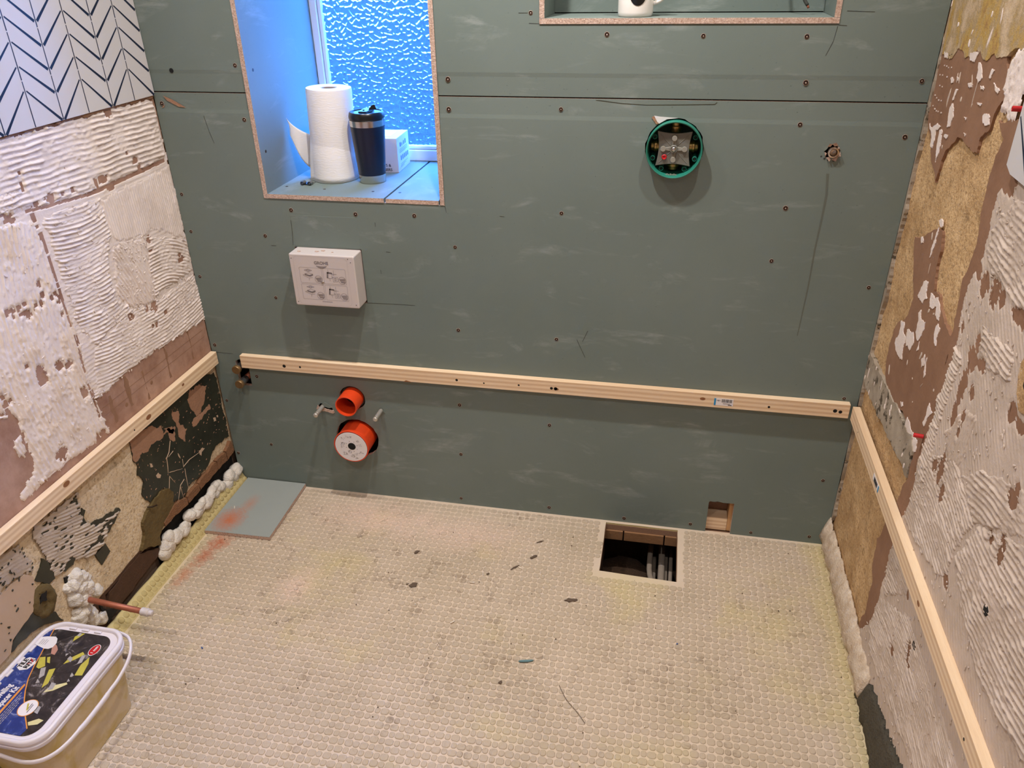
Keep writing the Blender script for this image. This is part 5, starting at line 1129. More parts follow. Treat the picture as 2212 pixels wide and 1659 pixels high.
m = MB(); m.lathe((0.441, yF, 0.7805), (0, -1, 0), [(0, 0.0040), (0.001, 0.0040), (0.0016, 0.0025)], 14); m.build('centre_screw', MAT['steel'], g, smooth=True)
for x, z in [(0.3555, 0.8480), (0.5245, 0.8535), (0.5335, 0.7165), (0.3570, 0.7165), (0.5315, 0.8440)]:
    m = MB(); m.lathe((x, yF + 0.0002, z), (0, -1, 0), [(0, 0.0013), (0.0003, 0.0012)], 8); m.build('pin_hole', MAT['black'], g)
for x, y, s_ in [(0.372, -0.035, 0.006), (0.425, -0.030, 0.009), (0.440, -0.022, 0.008), (0.470, -0.03, 0.004)]:
    m = MB(); m.prism([(x + s_ * random.uniform(0.5, 1) * math.cos(a), y + 0.6 * s_ * random.uniform(0.4, 1) * math.sin(a), gz1 + 0.0001) for a in np.linspace(0, 6.28, 8)[:-1]], (0, 0, 0.0015)); m.build('plaster_crumb', MAT['core'], g)

# concealed shower valve in its round teal housing
vx, vz = 1.3852, 1.1645
va = thing('shower_valve', 'round teal housing with grey cross-ribbed mixer valve set into the board', 'valve', (vx, 0, vz))
m = MB()
m.lathe((vx, 0.075, vz), (0, -1, 0), [(0.0, 0.0665), (0.096, 0.0672), (0.0985, 0.0672), (0.1000, 0.0662), (0.0990, 0.0640), (0.095, 0.0632), (0.0, 0.0610)], 56, False, True)
m.build('housing_ring', MAT['teal'], va, smooth=True, auto=40)
m = MB(); m.lathe((vx, 0.0752, vz), (0, -1, 0), [(0.0, 0.066), (0.002, 0.066)], 40); m.build('housing_back', MAT['teal_d'], va)
def star(c, r_out, r_in, n=4, steps=10):
    # square plate with hollow sides and long corners
    pts = []
    cs = [(-1, 1), (1, 1), (1, -1), (-1, -1)]
    for k in range(4):
        a, b = cs[k], cs[(k + 1) % 4]
        for i in range(steps):
            t_ = i / steps; x = a[0] + (b[0] - a[0]) * t_; z = a[1] + (b[1] - a[1]) * t_
            pin = 1 - 0.13 * math.sin(math.pi * t_)
            x *= pin if abs(b[0] - a[0]) < 0.1 else 1; z *= pin if abs(b[1] - a[1]) < 0.1 else 1
            pts.append((c[0] + x * r_out, c[1] + z * r_out))
    return pts
sp = star((vx - 0.001, vz + 0.001), 0.0415, 0.03)
m = MB(); m.prism([(x, 0.012, z) for x, z in sp], (0, -0.006, 0)); m.build('cover_plate', MAT['greyplate'], va, bevel=0.001)
for dx, dz in ((0, 1), (0, -1), (1, 0), (-1, 0)):
    c = Vector((vx - 0.001, 0.006, vz + 0.001)); d = Vector((dx, 0, dz)); p = Vector((-dz, 0, dx))
    loop = []
    for i in range(20):
        a = 2 * math.pi * i / 20; loop.append(c + d * (0.0255 + 0.0065 * math.cos(a)) + p * (0.0062 * math.sin(a)))
    m = MB(); m.prism(loop, (0, -0.0055, 0)); lobe = m.build('lobe', MAT['greyplate_l'], va, bevel=0.0015)
    for w_ in (-0.0036, 0, 0.0036):
        m = MB(); m.tube([c + d * 0.008 + p * w_ + Vector((0, -0.0005, 0)), c + d * 0.019 + p * w_ * 0.6 + Vector((0, -0.002, 0)), c + d * 0.021 + p * w_ * 0.4 + Vector((0, -0.0045, 0))], 0.0014, 6); m.build('rib', MAT['greyplate_l'], va)
for sx_, sz_ in ((1, 1), (1, -1), (-1, 1), (-1, -1)):
    m = MB(); c = Vector((vx - 0.001, 0.0062, vz + 0.001)); m.tube([c + Vector((sx_ * 0.006, 0, sz_ * 0.006)), c + Vector((sx_ * 0.034, 0, sz_ * 0.034))], 0.0010, 6); m.build('diagonal_rib', MAT['greyplate'], va)
m = MB(); m.lathe((vx - 0.001, 0.007, vz + 0.001), (0, -1, 0), [(0, 0.0098), (0.007, 0.0095), (0.008, 0.0085), (0.0072, 0.0065)], 24); hub = m.build('hub', MAT['greyplate'], va, smooth=True, auto=40)
m = MB(); m.lathe((vx - 0.001, 0.001, vz + 0.001), (0, -1, 0), [(0, 0.0060), (0.003, 0.0056), (0.0045, 0.003)], 18); m.build('hub_screw', MAT['steel'], hub, smooth=True)
m = MB(); m.lathe((vx - 0.0225, 0.0065, vz - 0.0185), (0, -1, 0), [(0, 0.0064), (0.004, 0.0062), (0.005, 0.0052), (0.0042, 0.0030), (0.003, 0.0028)], 20); m.build('red_cap', MAT['red'], va, smooth=True, auto=40)
for dx, dz in ((1, 0), (-1, 0), (0, -1), (0, 1)):
    c = Vector((vx + dx * 0.046, 0.030, vz + dz * 0.046)); d = Vector((dx, 0, dz))
    m = MB(); m.lathe(c - d * 0.012, d, [(0, 0.0135), (0.008, 0.0135), (0.009, 0.0155), (0.014, 0.0155), (0.016, 0.0125), (0.022, 0.0120)], 24); m.build('brass_port', MAT['brass'], va, smooth=True, auto=40)
for a in (150, 30, 205, 335, 240, 300):
    c = (vx + 0.0555 * math.cos(math.radians(a)), vz + 0.0555 * math.sin(math.radians(a)))
    m = MB(); m.lathe((c[0], 0.073, c[1]), (0, -1, 0), [(0, 0.0062), (0.078, 0.0058), (0.0785, 0.0048), (0.072, 0.0026)], 16); bo = m.build('screw_boss', MAT['teal'], va, smooth=True, auto=40)
    m = MB(); m.lathe((c[0], -0.0052, c[1]), (0, -1, 0), [(0, 0.0026), (0.0005, 0.0025)], 10); m.build('boss_hole', MAT['black'], bo)
m = MB()
for k in range(7): m.box((vx - 0.018 + 0.0042 * k, -0.012 + 0.0, vz - 0.0625), (vx - 0.018 + 0.0042 * k + 0.003, -0.0118 + 0.004, vz - 0.0605 + 0.0012 * (k % 2)))
m.build('moulded_mark', MAT['greyplate_l'], va)
for ch in va.children:
    if ch.name.split('.')[0] in ('cover_plate', 'lobe', 'rib', 'diagonal_rib', 'hub', 'red_cap'): ch.location.y -= 0.016
# torn paper at the edge of its hole
m = MB(); m.prism([(1.332, -0.0003, 1.240), (1.345, -0.0003, 1.238), (1.388, -0.0003, 1.2355), (1.362, -0.0003, 1.2325), (1.345, -0.0003, 1.222), (1.340, -0.0003, 1.226)], (0, -0.0012, 0)); m.build('torn_paper', MAT['lab_white'], b_low)
m = MB(); m.prism([(1.326, -0.0003, 1.236), (1.332, -0.0003, 1.2395), (1.344, -0.0003, 1.222), (1.338, -0.0003, 1.220)], (0, -0.001, 0)); m.build('torn_paper', MAT['pinkscuff'], b_low)

# shower outlet
so = thing('pipe_outlet', 'nickel threaded pipe elbow poking through a jagged hole in the board', 'pipe', (1.750, 0, 1.166))
m = MB(); m.lathe((1.7515, 0.03, 1.1655), (0, -1, 0), [(0, 0.0125), (0.036, 0.0125), (0.0362, 0.0118), (0.037, 0.0122), (0.0385, 0.0118), (0.0392, 0.0088), (0.036, 0.0070), (0.020, 0.0066)], 28, True, True); m.build('fitting', MAT['chrome'], so, smooth=True, auto=35)
m = MB(); m.lathe((1.7515, 0.012, 1.1655), (0, -1, 0), [(0, 0.0066), (0.0006, 0.0062)], 16); m.build('bore', MAT['black'], so)
for a in (30, 75, 120, 200, 250, 300, 340):
    c, s_ = math.cos(math.radians(a)), math.sin(math.radians(a)); q = random.uniform(0.004, 0.008)
    m = MB(); x, z = 1.750 + 0.016 * c, 1.166 + 0.0165 * s_
    m.add([(x - s_ * q, -0.0004, z + c * q), (x + s_ * q, -0.0004, z - c * q), (x + c * q * random.uniform(-.4, .9), -0.004 - random.random() * 0.004, z + s_ * q), (x - c * 0.004, 0.002, z - s_ * 0.004)], [(0, 1, 2), (0, 2, 3), (1, 3, 2), (0, 3, 1)]); m.build('torn_edge', MAT['core'], b_low)
for x, z, w_ in [(1.735, 1.150, 0.003), (1.756, 1.146, 0.0035), (1.759, 1.151, 0.0025), (1.742, 1.146, 0.0014), (1.727, 1.155, 0.0025)]:
    m = MB(); m.flat([(x + w_ * math.cos(a) * random.uniform(0.7, 1.2), -0.0004, z + 0.8 * w_ * math.sin(a)) for a in np.linspace(0, 6.28, 8)[:-1]]); m.build('damp_spot', MAT['pencil'], b_low)

# soil pipe and flush pipe
pc = thing('flush_pipe', 'narrow open orange flush pipe above the capped soil pipe', 'pipe', (0.457, 0, 0.3715))
m = MB(); m.lathe((0.4575, 0.10, 0.372), (0, -1, 0), [(0, 0.0345), (0.155, 0.0345), (0.1555, 0.0340), (0.1555, 0.0318), (0.155, 0.0312), (0.05, 0.0305)], 48, True, True); m.build('pipe', [MAT['orange']], pc, smooth=True, auto=40)
m = MB(); m.lathe((0.457, 0.016, 0.372), (0, -1, 0), [(0, 0.0405), (0.006, 0.0405), (0.008, 0.0385), (0.008, 0.0350)], 40, True, False); m.build('rubber_collar', MAT['blackgloss'], pc, smooth=True, auto=40)
pb = thing('soil_pipe', 'wide orange soil pipe closed by a white printed disc', 'pipe', (0.4575, 0, 0.225))
m = MB(); m.lathe((0.4575, 0.12, 0.226), (0, -1, 0), [(0, 0.055), (0.168, 0.055), (0.172, 0.0575), (0.1765, 0.0575), (0.177, 0.0570), (0.177, 0.0548), (0.168, 0.0540)], 56, True, False); m.build('pipe', MAT['orange'], pb, smooth=True, auto=30)
m = MB(); dd = []
m.lathe((0.4572, -0.0530, 0.2245), (0, -1, 0), [(0.0, 0.0535), (0.0035, 0.0535), (0.004, 0.0530)], 48, True, True); disc_ = m.build('cap_disc', MAT['lab_white'], pb, smooth=False)
yF = -0.0574
m = MB(); m.lathe((0.4600, -0.0572, 0.2275), (0, -1, 0), [(0, 0.0128), (0.0003, 0.0128)], 24); m.build('disc_hole', MAT['black'], disc_)
m = MB()
for k in range(8):
    a = 2 * math.pi * k / 8 + 0.3; x, z = 0.460 + 0.0195 * math.cos(a), 0.2275 + 0.0195 * math.sin(a)
    m.add([(x + 0.0013 * math.cos(b), yF, z + 0.0013 * math.sin(b)) for b in np.linspace(0, 6.28, 7)[:-1]], [(0, 1, 2, 3, 4, 5)])
for cx_, cz_, kind in [(0.432, 0.255, 'a'), (0.446, 0.262, 'b'), (0.462, 0.262, 'c'), (0.478, 0.250, 'd'), (0.431, 0.235, 'e'), (0.426, 0.224, 'f'), (0.489, 0.235, 'g'), (0.452, 0.206, 'h'), (0.436, 0.198, 'i'), (0.461, 0.191, 'j'), (0.473, 0.198, 'k'), (0.489, 0.207, 'l'), (0.473, 0.183, 'm')]:
    rr = random.Random(kind); n_ = 6
    if kind in 'eihj': poly_line(m, [(cx_ + 0.005 * math.cos(a), cz_ + 0.005 * math.sin(a)) for a in np.linspace(0, 6.28, 12)[:-1]], 0.00035)
    for _ in range(n_):
        a = (cx_ + rr.uniform(-0.006, 0.006), cz_ + rr.uniform(-0.004, 0.004)); seg(m, a, (a[0] + rr.uniform(-0.006, 0.006), a[1] + rr.uniform(-0.004, 0.004)), 0.0004)
m.build('disc_print', MAT['print'], disc_)

# pan fixing studs in clear sleeves
for x, z, lab in [(0.3515, 0.330, 'galvanised fixing stud poking through the torn hole beside the flush pipe'), (0.549, 0.336, 'galvanised fixing stud with clean board around it, level with the flush pipe')]:
    s_ = thing('threaded_stud', lab, 'stud', (x, 0, z), 'pan fixing studs')
    m = MB(); prof = [(0, 0.0066)]
    for k in range(26): prof += [(0.03 + 0.0026 * k, 0.0070), (0.03 + 0.0026 * k + 0.0013, 0.0062)]
    prof += [(0.104, 0.0050), (0.106, 0.0035)]
    m.lathe((x, 0.05, z), (0, -1, 0), prof, 14); m.build('thread', MAT['stud'], s_, smooth=True)
    m = MB(); m.lathe((x, -0.050, z), (0, -1, 0), [(0, 0.0078), (0.006, 0.0078), (0.008, 0.0062), (0.0085, 0.004)], 14); m.build('end_cap', MAT['stud'], s_, smooth=True)
m = MB(); m.prism([(0.352, -0.0006, 0.343), (0.358, -0.0006, 0.348), (0.366, -0.0006, 0.346), (0.386, -0.0006, 0.331), (0.374, -0.0006, 0.327), (0.358, -0.0006, 0.331)], (0.0, -0.0012, 0)); m.build('torn_paper', MAT['board'], b_low)
m = MB(); m.prism([(x, -0.0004, z) for x, z in ragged([(0.329, 0.320), (0.345, 0.316), (0.362, 0.314), (0.380, 0.308), (0.391, 0.313), (0.386, 0.322), (0.372, 0.322), (0.358, 0.326), (0.345, 0.322), (0.336, 0.336)], 0.12, 0.004, 3)], (0, -0.002, 0)); m.build('gypsum_chunk', MAT['core'], b_low)
m = MB(); m.prism([(0.541, -0.0005, 0.334), (0.550, -0.0005, 0.347), (0.552, -0.0005, 0.340), (0.547, -0.0005, 0.335)], (0, -0.0012, 0)); m.build('torn_paper', MAT['board'], b_low)
m = MB(); m.prism([(0.552, -0.0005, 0.344), (0.562, -0.0005, 0.329), (0.554, -0.0005, 0.331)], (0, -0.0012, 0)); m.build('torn_paper', MAT['board'], b_low)

# two capped brass pipe ends
for (x, z, d_, lab) in [(0.0930, 0.4560, 0.034, 'upper capped brass pipe end beside the end of the long batten'), (0.0985, 0.4085, 0.042, 'lower capped brass pipe end in the small square cut-out')]:
    v_ = thing('capped_pipe', lab, 'pipe', (x, 0, z), 'capped water pipes')
    m = MB(); m.lathe((x, -d_ + 0.012, z), (0, -1, 0), [(0, 0.0125), (0.0008, 0.0138), (0.0105, 0.0138), (0.012, 0.0128)], 22); m.build('cap', MAT['tarnish'], v_, smooth=True, auto=35)
    m = MB(); prof = []
    for k in range(8): prof += [(0.004 * k, 0.0108), (0.004 * k + 0.002, 0.0098)]
    m.lathe((x, -d_ + 0.046, z), (0, -1, 0), prof + [(0.034, 0.0105)], 18); m.build('thread', MAT['galv'], v_, smooth=True)
    m = MB(); m.tube([(x, -d_ + 0.046, z), (x, 0.10, z), (x, 0.15, z)], 0.0095, 12); m.build('tail', MAT['copper'], v_, smooth=True)

# copper stub with white stop end, bedded in foam
cp = thing('copper_stub', 'copper pipe stub with a white plastic stop end, foamed into the wall above the tub', 'pipe', (0.0, -0.750, 0.168))
e0, e1 = Vector((-0.06, -0.7500, 0.1715)), Vector((0.1720, -0.7530, 0.1535))
m = MB(); m.tube([e0, e0.lerp(e1, 0.5), e1], 0.0075, 16); m.build('pipe', MAT['copper'], cp, smooth=True)
ax = (e1 - e0).normalized()
m = MB(); m.lathe(e1 - ax * 0.008, ax, [(0, 0.0098), (0.0025, 0.0108), (0.004, 0.0100), (0.013, 0.0097), (0.0135, 0.0105), (0.020, 0.0100), (0.022, 0.0078), (0.030, 0.0072), (0.031, 0.0055)], 20); m.build('stop_end', MAT['whiteplastic'], cp, smooth=True, auto=35)
def blob_mesh(seeds, jit, seed, sub=2):
    r = random.Random(seed); m = MB()
    bm = bmesh.new(); bmesh.ops.create_icosphere(bm, subdivisions=sub, radius=1.0)
    vs = [v.co.copy() for v in bm.verts]; fs = [tuple(v.index for v in f.verts) for f in bm.faces]; bm.free()
    for (x, y, z, rx, ry, rz) in seeds:
        k = r.uniform(0, 50); out = []
        for v in vs:
            d = 1 + jit * (math.sin(v.x * 4.1 + k) * math.cos(v.y * 3.7 - k) + 0.6 * math.sin(v.z * 6.3 + k * 2))
            out.append((x + v.x * rx * d, y + v.y * ry * d, z + v.z * rz * d))
        m.add(out, fs)
    return m
r = random.Random(5); seeds = []
pf = np.array(LEFT['pipe_foam']); lo, hi = pf.min(axis=0), pf.max(axis=0)
while len(seeds) < 34:
    y, z = r.uniform(lo[0], hi[0]), r.uniform(lo[1], hi[1])
    if pip(np.array([y]), np.array([z]), [tuple(q) for q in pf])[0]:
        s_ = r.uniform(0.012, 0.022); seeds.append((-0.003 + r.uniform(-0.004, 0.006), y, z, s_ * 0.9, s_, s_ * 1.1))
fo_ = blob_mesh(seeds, 0.13, 5, 3).build('foam_plug', MAT['foam'], None, (0.0, -0.745, 0.14), smooth=True)
tag(fo_, 'cream expanding foam plug bulging round the copper pipe stub', 'foam')
sl = MB(); sl.lathe((0.004, -0.7510, 0.1668), (1, 0, -0.08), [(0, 0.0125), (0.012, 0.0120), (0.013, 0.0078)], 14); sl.build('pipe_sleeve', MAT['core'], cp, smooth=True)
# foam bead along the foot of the left wall
seeds = []
for k in range(34):
    y = -0.015 - 0.395 * (k + r.uniform(-0.6, 0.6)) / 34; s_ = r.uniform(0.013, 0.024)
    seeds.append((0.002 + r.uniform(-0.006, 0.006), y, 0.066 + r.uniform(-0.018, 0.012) - 0.010 * (y > -0.12), s_ * 0.8, s_ * 1.2, s_))
for k in range(6):
    seeds.append((0.0 + r.uniform(-0.004, 0.004), -0.408 - r.random() * 0.035, 0.062 + r.uniform(-0.018, 0.026), 0.016, 0.024, 0.024))
fb = blob_mesh(seeds, 0.075, 8, 3).build('foam_bead', MAT['foam'], None, (0.0, -0.22, 0.06), smooth=True)
tag(fb, 'lumpy white expanding foam bead behind the upturned mat edge', 'foam')
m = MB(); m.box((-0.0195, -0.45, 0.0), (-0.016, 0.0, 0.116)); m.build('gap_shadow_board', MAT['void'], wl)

# board offcut on the floor
oc = thing('board_offcut', 'square grey plasterboard offcut with orange overspray, lying in the floor corner', 'offcut', (0.136, -0.14, 0.0))
def rot2(p, c, a): return (c[0] + (p[0] - c[0]) * math.cos(a) - (p[1] - c[1]) * math.sin(a), c[1] + (p[0] - c[0]) * math.sin(a) + (p[1] - c[1]) * math.cos(a))
oq = [(0.032, -0.004), (0.245, -0.003), (0.252, -0.284), (0.034, -0.289)]
def ocz(x, y): return 0.0020 + 0.0
m = MB(); n4 = len(oq); zt, zb_ = 0.0150, 0.0027
m.add([(x, y, zt) for x, y in oq] + [(x, y, zb_) for x, y in oq], [(3, 2, 1, 0), (4, 5, 6, 7)] , 0)
m.add([(x, y, zt - 0.0002) for x, y in oq] + [(x, y, zb_ + 0.0002) for x, y in oq], [(0, 1, 5, 4), (1, 2, 6, 5), (2, 3, 7, 6), (3, 0, 4, 7)], 1)
m.build('board', [MAT['offcut'], MAT['core']], oc)
m = MB(); m.tube([(0.066, -0.160, 0.0155), (0.070, -0.166, 0.0155), (0.072, -0.172, 0.0155)], 0.0013, 6); m.build('plaster_crumb', MAT['whitescrap'], oc)

# tub of tile spacers
tb = thing('plastic_tub', 'lidded translucent tub of tile levelling spacers with a blue and black label', 'tub', (0.11, -1.01, 0.0))
def rr3(x0, x1, y0, y1, r_, z, n=6):
    return [(x, y, z) for x, y in rrect2(x0, x1, y0, y1, r_, n)]
bx0, bx1, by0, by1 = 0.030, 0.203, -1.135, -0.890
m = MB(); loops = []
for t_, z in ((0.06, 0.0024), (0.0, 0.0040), (0.0, 0.012), (0.5, 0.10), (1.0, 0.176), (1.0, 0.180)):
    e = 0.010 * t_ if z > 0.003 else -0.004
    loops.append(rr3(bx0 - e * 1.4, bx1 + e, by0 - e * 1.5, by1 + e * 1.8, 0.035 if z > 0.003 else 0.032, z))
m.loft(loops); m.build('body', MAT['tub'], tb, smooth=True, auto=60)
lx0, lx1, ly0, ly1 = 0.0035, 0.2165, -1.166, -0.852
m = MB(); loops = []
for ins, z in ((0.010, 0.168), (0.004, 0.168), (0.001, 0.172), (0.001, 0.180), (0.0035, 0.1815), (0.0035, 0.188), (0.0, 0.190), (0.0, 0.1975), (0.0025, 0.2005), (0.007, 0.2010), (0.0095, 0.1990), (0.0110, 0.1935)):
    loops.append(rr3(lx0 + ins, lx1 - ins, ly0 + ins, ly1 - ins, 0.050 - ins * 0.8, z, 10))
m.loft(loops, True, True); lid_ = m.build('lid', MAT['lidwhite'], tb, smooth=True, auto=45)
zl = 0.1941
def lp_(name, pts, mat, dz=0.0): 
    m = MB(); m.flat([(x, y, zl + dz) for x, y in pts]); return m.build(name, mat, lid_)
LABEL = rrect2(0.012, 0.190, -1.146, -0.874, 0.032, 8)
lp_('label', LABEL, MAT['lab_dark'])
ARC = [(0.025, -0.8745), (0.038, -0.917), (0.049, -0.950), (0.058, -0.982), (0.071, -1.016), (0.088, -1.045), (0.104, -1.067), (0.132, -1.098), (0.162, -1.128)]
lp_('label_blue', ARC + [(0.160, -1.1455), (0.044, -1.1455), (0.028, -1.140), (0.0125, -1.114), (0.0125, -0.910), (0.018, -0.886)], MAT['lab_blue'], 0.0002)
m = MB(); m.tube([(x, y, zl + 0.0003) for x, y in ARC], 0.0012, 6, 0, 1.0); o = m.build('label_stripe', MAT['lab_orange'], lid_); 
for v in o.data.vertices: v.co.z = (zl + 0.00045) - ORG[lid_.name][2] if v.co.z > zl - ORG[lid_.name][2] else (zl + 0.0003) - ORG[lid_.name][2]
for i, q in enumerate([[(0.096, -0.903), (0.091, -0.889), (0.099, -0.877), (0.109, -0.876), (0.101, -0.893)], [(0.12, -0.966), (0.121, -0.951), (0.141, -0.926), (0.15, -0.932), (0.138, -0.949)], [(0.167, -0.989), (0.161, -0.96), (0.166, -0.936), (0.176, -0.954), (0.184, -0.986)], [(0.118, -1.032), (0.099, -0.985), (0.111, -0.979), (0.124, -1.019)], [(0.13, -1.042), (0.134, -1.024), (0.163, -1.009), (0.168, -1.013), (0.148, -1.034)], [(0.065, -0.984), (0.053, -0.958), (0.065, -0.954), (0.083, -0.978), (0.074, -0.987)], [(0.08, -0.968), (0.07, -0.955), (0.076, -0.952), (0.088, -0.969)], [(0.152, -1.114), (0.169, -1.102), (0.182, -1.104), (0.176, -1.115), (0.159, -1.121)]]):
    lp_('printed_wedge', q, MAT['lab_yellow'] if i not in (4, 7) else MAT['lab_pale'], 0.0005)
for q in [[(0.119, -0.951), (0.12, -0.942), (0.131, -0.947), (0.133, -0.958)], [(0.145, -0.966), (0.151, -0.959), (0.146, -0.936), (0.154, -0.934), (0.159, -0.954)], [(0.094, -1.012), (0.078, -0.985), (0.087, -0.98), (0.1, -1.001)], [(0.135, -1.036), (0.13, -1.015), (0.142, -1.016), (0.145, -1.031)], [(0.159, -0.994), (0.156, -0.983), (0.166, -0.989), (0.164, -0.994)], [(0.144, -1.089), (0.145, -1.074), (0.153, -1.076), (0.158, -1.093)], [(0.096, -1.024), (0.092, -1.012), (0.104, -1.02)], [(0.094, -0.885), (0.095, -0.876), (0.102, -0.877), (0.102, -0.887)], [(0.168, -1.005), (0.160, -0.999), (0.162, -1.008)], [(0.110, -0.945), (0.105, -0.938), (0.112, -0.936)]]:
    lp_('printed_clip', q, MAT['lab_grey'], 0.0007)
lp_('printed_fingers', [(0.07, -0.922), (0.06, -0.916), (0.062, -0.93), (0.071, -0.944), (0.082, -0.946), (0.079, -0.931)], MAT['lab_skin'], 0.0006)
lp_('label_tab', [(0.0130, -0.904), (0.026, -0.900), (0.047, -0.897), (0.055, -0.902), (0.062, -0.914), (0.062, -0.927), (0.055, -0.933), (0.044, -0.934), (0.0130, -0.926)], MAT['lab_white'], 0.0008)
m = MB()
for k in range(4): m.box((0.022 + 0.005 * k, -0.924, zl + 0.0009), (0.0235 + 0.005 * k, -0.908 - 0.002 * (k % 2), zl + 0.0010))
m.build('tab_print', MAT['print_l'], lid_)
UX, UY = Vector((0.06, 1, 0)).normalized(), Vector((-1, 0.06, 0)).normalized()
el = [(0.164 + 0.0150 * (UX.x * math.cos(a)) + 0.0105 * UY.x * math.sin(a), -0.9165 + 0.0150 * UX.y * math.cos(a) + 0.0105 * UY.y * math.sin(a)) for a in np.linspace(0, 6.28, 24)[:-1]]
lp_('size_badge', [(0.164 + (x - 0.164) * 1.12, -0.9165 + (y + 0.9165) * 1.12) for x, y in el], MAT['lab_white'], 0.0006)
lp_('size_badge', el, MAT['red'], 0.0008)
lettering('size_text', '1 mm', 0.0095, (0.164, -0.9165, zl + 0.0010), UX, UY, MAT['lab_white'], lid_, 0.0003)
lp_('maker_emblem', [(0.020, -0.992), (0.017, -0.974), (0.030, -0.962), (0.046, -0.963), (0.056, -0.975), (0.050, -0.993), (0.034, -0.999)], MAT['lab_white'], 0.0006)
lettering('maker_name', 'TILE', 0.0150, (0.0280, -0.9800, zl + 0.0008), UX, UY, MAT['ink'], lid_, 0.0006, 0.9)
lettering('maker_name', 'RITE', 0.0150, (0.0425, -0.9785, zl + 0.0008), UX, UY, MAT['ink'], lid_, 0.0006, 0.9)
lp_('emblem_tick', [(0.046, -0.974), (0.036, -0.966), (0.037, -0.9645), (0.048, -0.972), (0.040, -0.981), (0.0385, -0.979)], MAT['red'], 0.0010)
lettering('title_text', 'Levelling', 0.0200, (0.0420, -1.0580, zl + 0.0006), UX, UY, MAT['lab_white'], lid_, 0.0006, 1.0, 0.64)
lettering('title_text', 'Spacer Kit', 0.0200, (0.0615, -1.0660, zl + 0.0006), UX, UY, MAT['lab_white'], lid_, 0.0006, 1.0, 0.64)
lp_('label_bar', [(0.0725, -1.140), (0.0725, -1.029), (0.0775, -1.032), (0.0785, -1.140)], MAT['lab_orange'], 0.0006)
m = MB()
for k in range(4):
    y = -1.138
    while y < -1.052 + 0.004 * -k - 0.004 * k:
        w_ = random.uniform(0.003, 0.008); m.box((0.083 + 0.0045 * k, y, zl + 0.0005), (0.0846 + 0.0045 * k, y + w_, zl + 0.0006)); y += w_ + 0.0015
m.build('label_small_print', MAT['lab_grey'], lid_)
eb = lambda r1, r2: [(0.1265 + r1 * math.cos(a), -1.083 + r2 * math.sin(a)) for a in np.linspace(0, 6.28, 26)[:-1]]
lp_('round_badge', eb(0.0205, 0.0215), MAT['lab_orange'], 0.0007); lp_('round_badge', eb(0.0190, 0.0200), MAT['lab_white'], 0.0009)
lp_('badge_tool', [(0.118, -1.074), (0.121, -1.072), (0.131, -1.088), (0.128, -1.090)], MAT['lab_yellow'], 0.0011)
m = MB(); m.box((0.128, -1.086, zl + 0.0010), (0.1295, -1.072, zl + 0.0011)); m.box((0.132, -1.094, zl + 0.0010), (0.1335, -1.074, zl + 0.0011)); m.build('badge_print', MAT['ink'], lid_)
# grip notches on the inner rim
for (a, b, fixed, ax_) in [(0.055, 0.155, ly1 - 0.0125, 'x'), (-1.10, -0.92, lx0 + 0.0125, 'y')]:
    n_ = 3 if ax_ == 'x' else 5
    for k in range(n_):
        u = a + (b - a) * (k + 0.2) / n_; w_ = (b - a) / n_ * 0.55
        m = MB()
        if ax_ == 'x': m.box((u, fixed - 0.006, 0.1936), (u + w_, fixed, 0.1975))
        else: m.box((fixed, u, 0.1936), (fixed + 0.006, u + w_, 0.1975))
        m.build('rim_notch', MAT['lidwhite'], lid_, bevel=0.0012)
# bail handle hanging round the outer side
hp = [(0.120, -0.848, 0.176), (0.165, -0.846, 0.178), (0.205, -0.856, 0.180), (0.228, -0.880, 0.176), (0.236, -0.910, 0.163), (0.237, -0.950, 0.152), (0.236, -0.980, 0.149), (0.236, -1.000, 0.146), (0.236, -1.06, 0.146), (0.236, -1.085, 0.149), (0.234, -1.110, 0.149), (0.226, -1.140, 0.150), (0.205, -1.163, 0.150), (0.170, -1.173, 0.152), (0.120, -1.174, 0.165)]
def smooth_path(p, n=4):
    p = [Vector(q) for q in p]; out = []
    for i in range(len(p) - 1):
        a, b, c, d = p[max(i - 1, 0)], p[i], p[i + 1], p[min(i + 2, len(p) - 1)]
        for k in range(n):
            t_ = k / n; out.append(0.5 * ((2 * b) + (c - a) * t_ + (2 * a - 5 * b + 4 * c - d) * t_ * t_ + (3 * b - a - 3 * c + d) * t_ ** 3))
    return out + [p[-1]]
sp_ = smooth_path(hp); rad = [0.0062] * len(sp_)
for i, q in enumerate(sp_):
    if -1.085 < q.y < -0.985 and q.x > 0.22: rad[i] = 0.0080
m = MB(); m.tube(sp_, rad, 10, 0, 0.6); m.build('handle', MAT['lidwhite'], tb, smooth=True)

# ------------------------------------------------------------------ window sill
zs = WZ + 0.0127
kr = thing('kitchen_roll', 'white kitchen paper roll standing on the sill with a loose sheet', 'paper roll', (0.418, 0.195, zs))
c_ = (0.411, 0.198)
m = MB(); prof = [(0, 0.0655), (0.004, 0.0670), (0.05, 0.0665), (0.12, 0.0655), (0.246, 0.0640), (0.252, 0.0628), (0.2525, 0.060), (0.2525, 0.024), (0.246, 0.0225), (0.10, 0.0222)]
m.lathe((c_[0], c_[1], zs), (0.03, 0.0, 1), prof, 56, True, False); m.build('roll', MAT['paper'], kr, smooth=True, auto=40)
m = MB(); m.lathe((c_[0] + 0.003, c_[1], zs + 0.10), (0.03, 0, 1), [(0, 0.0219), (0.150, 0.0219), (0.1502, 0.0205), (0, 0.0205)], 32, True, True); m.build('core_tube', MAT['card'], kr, smooth=True, auto=40)
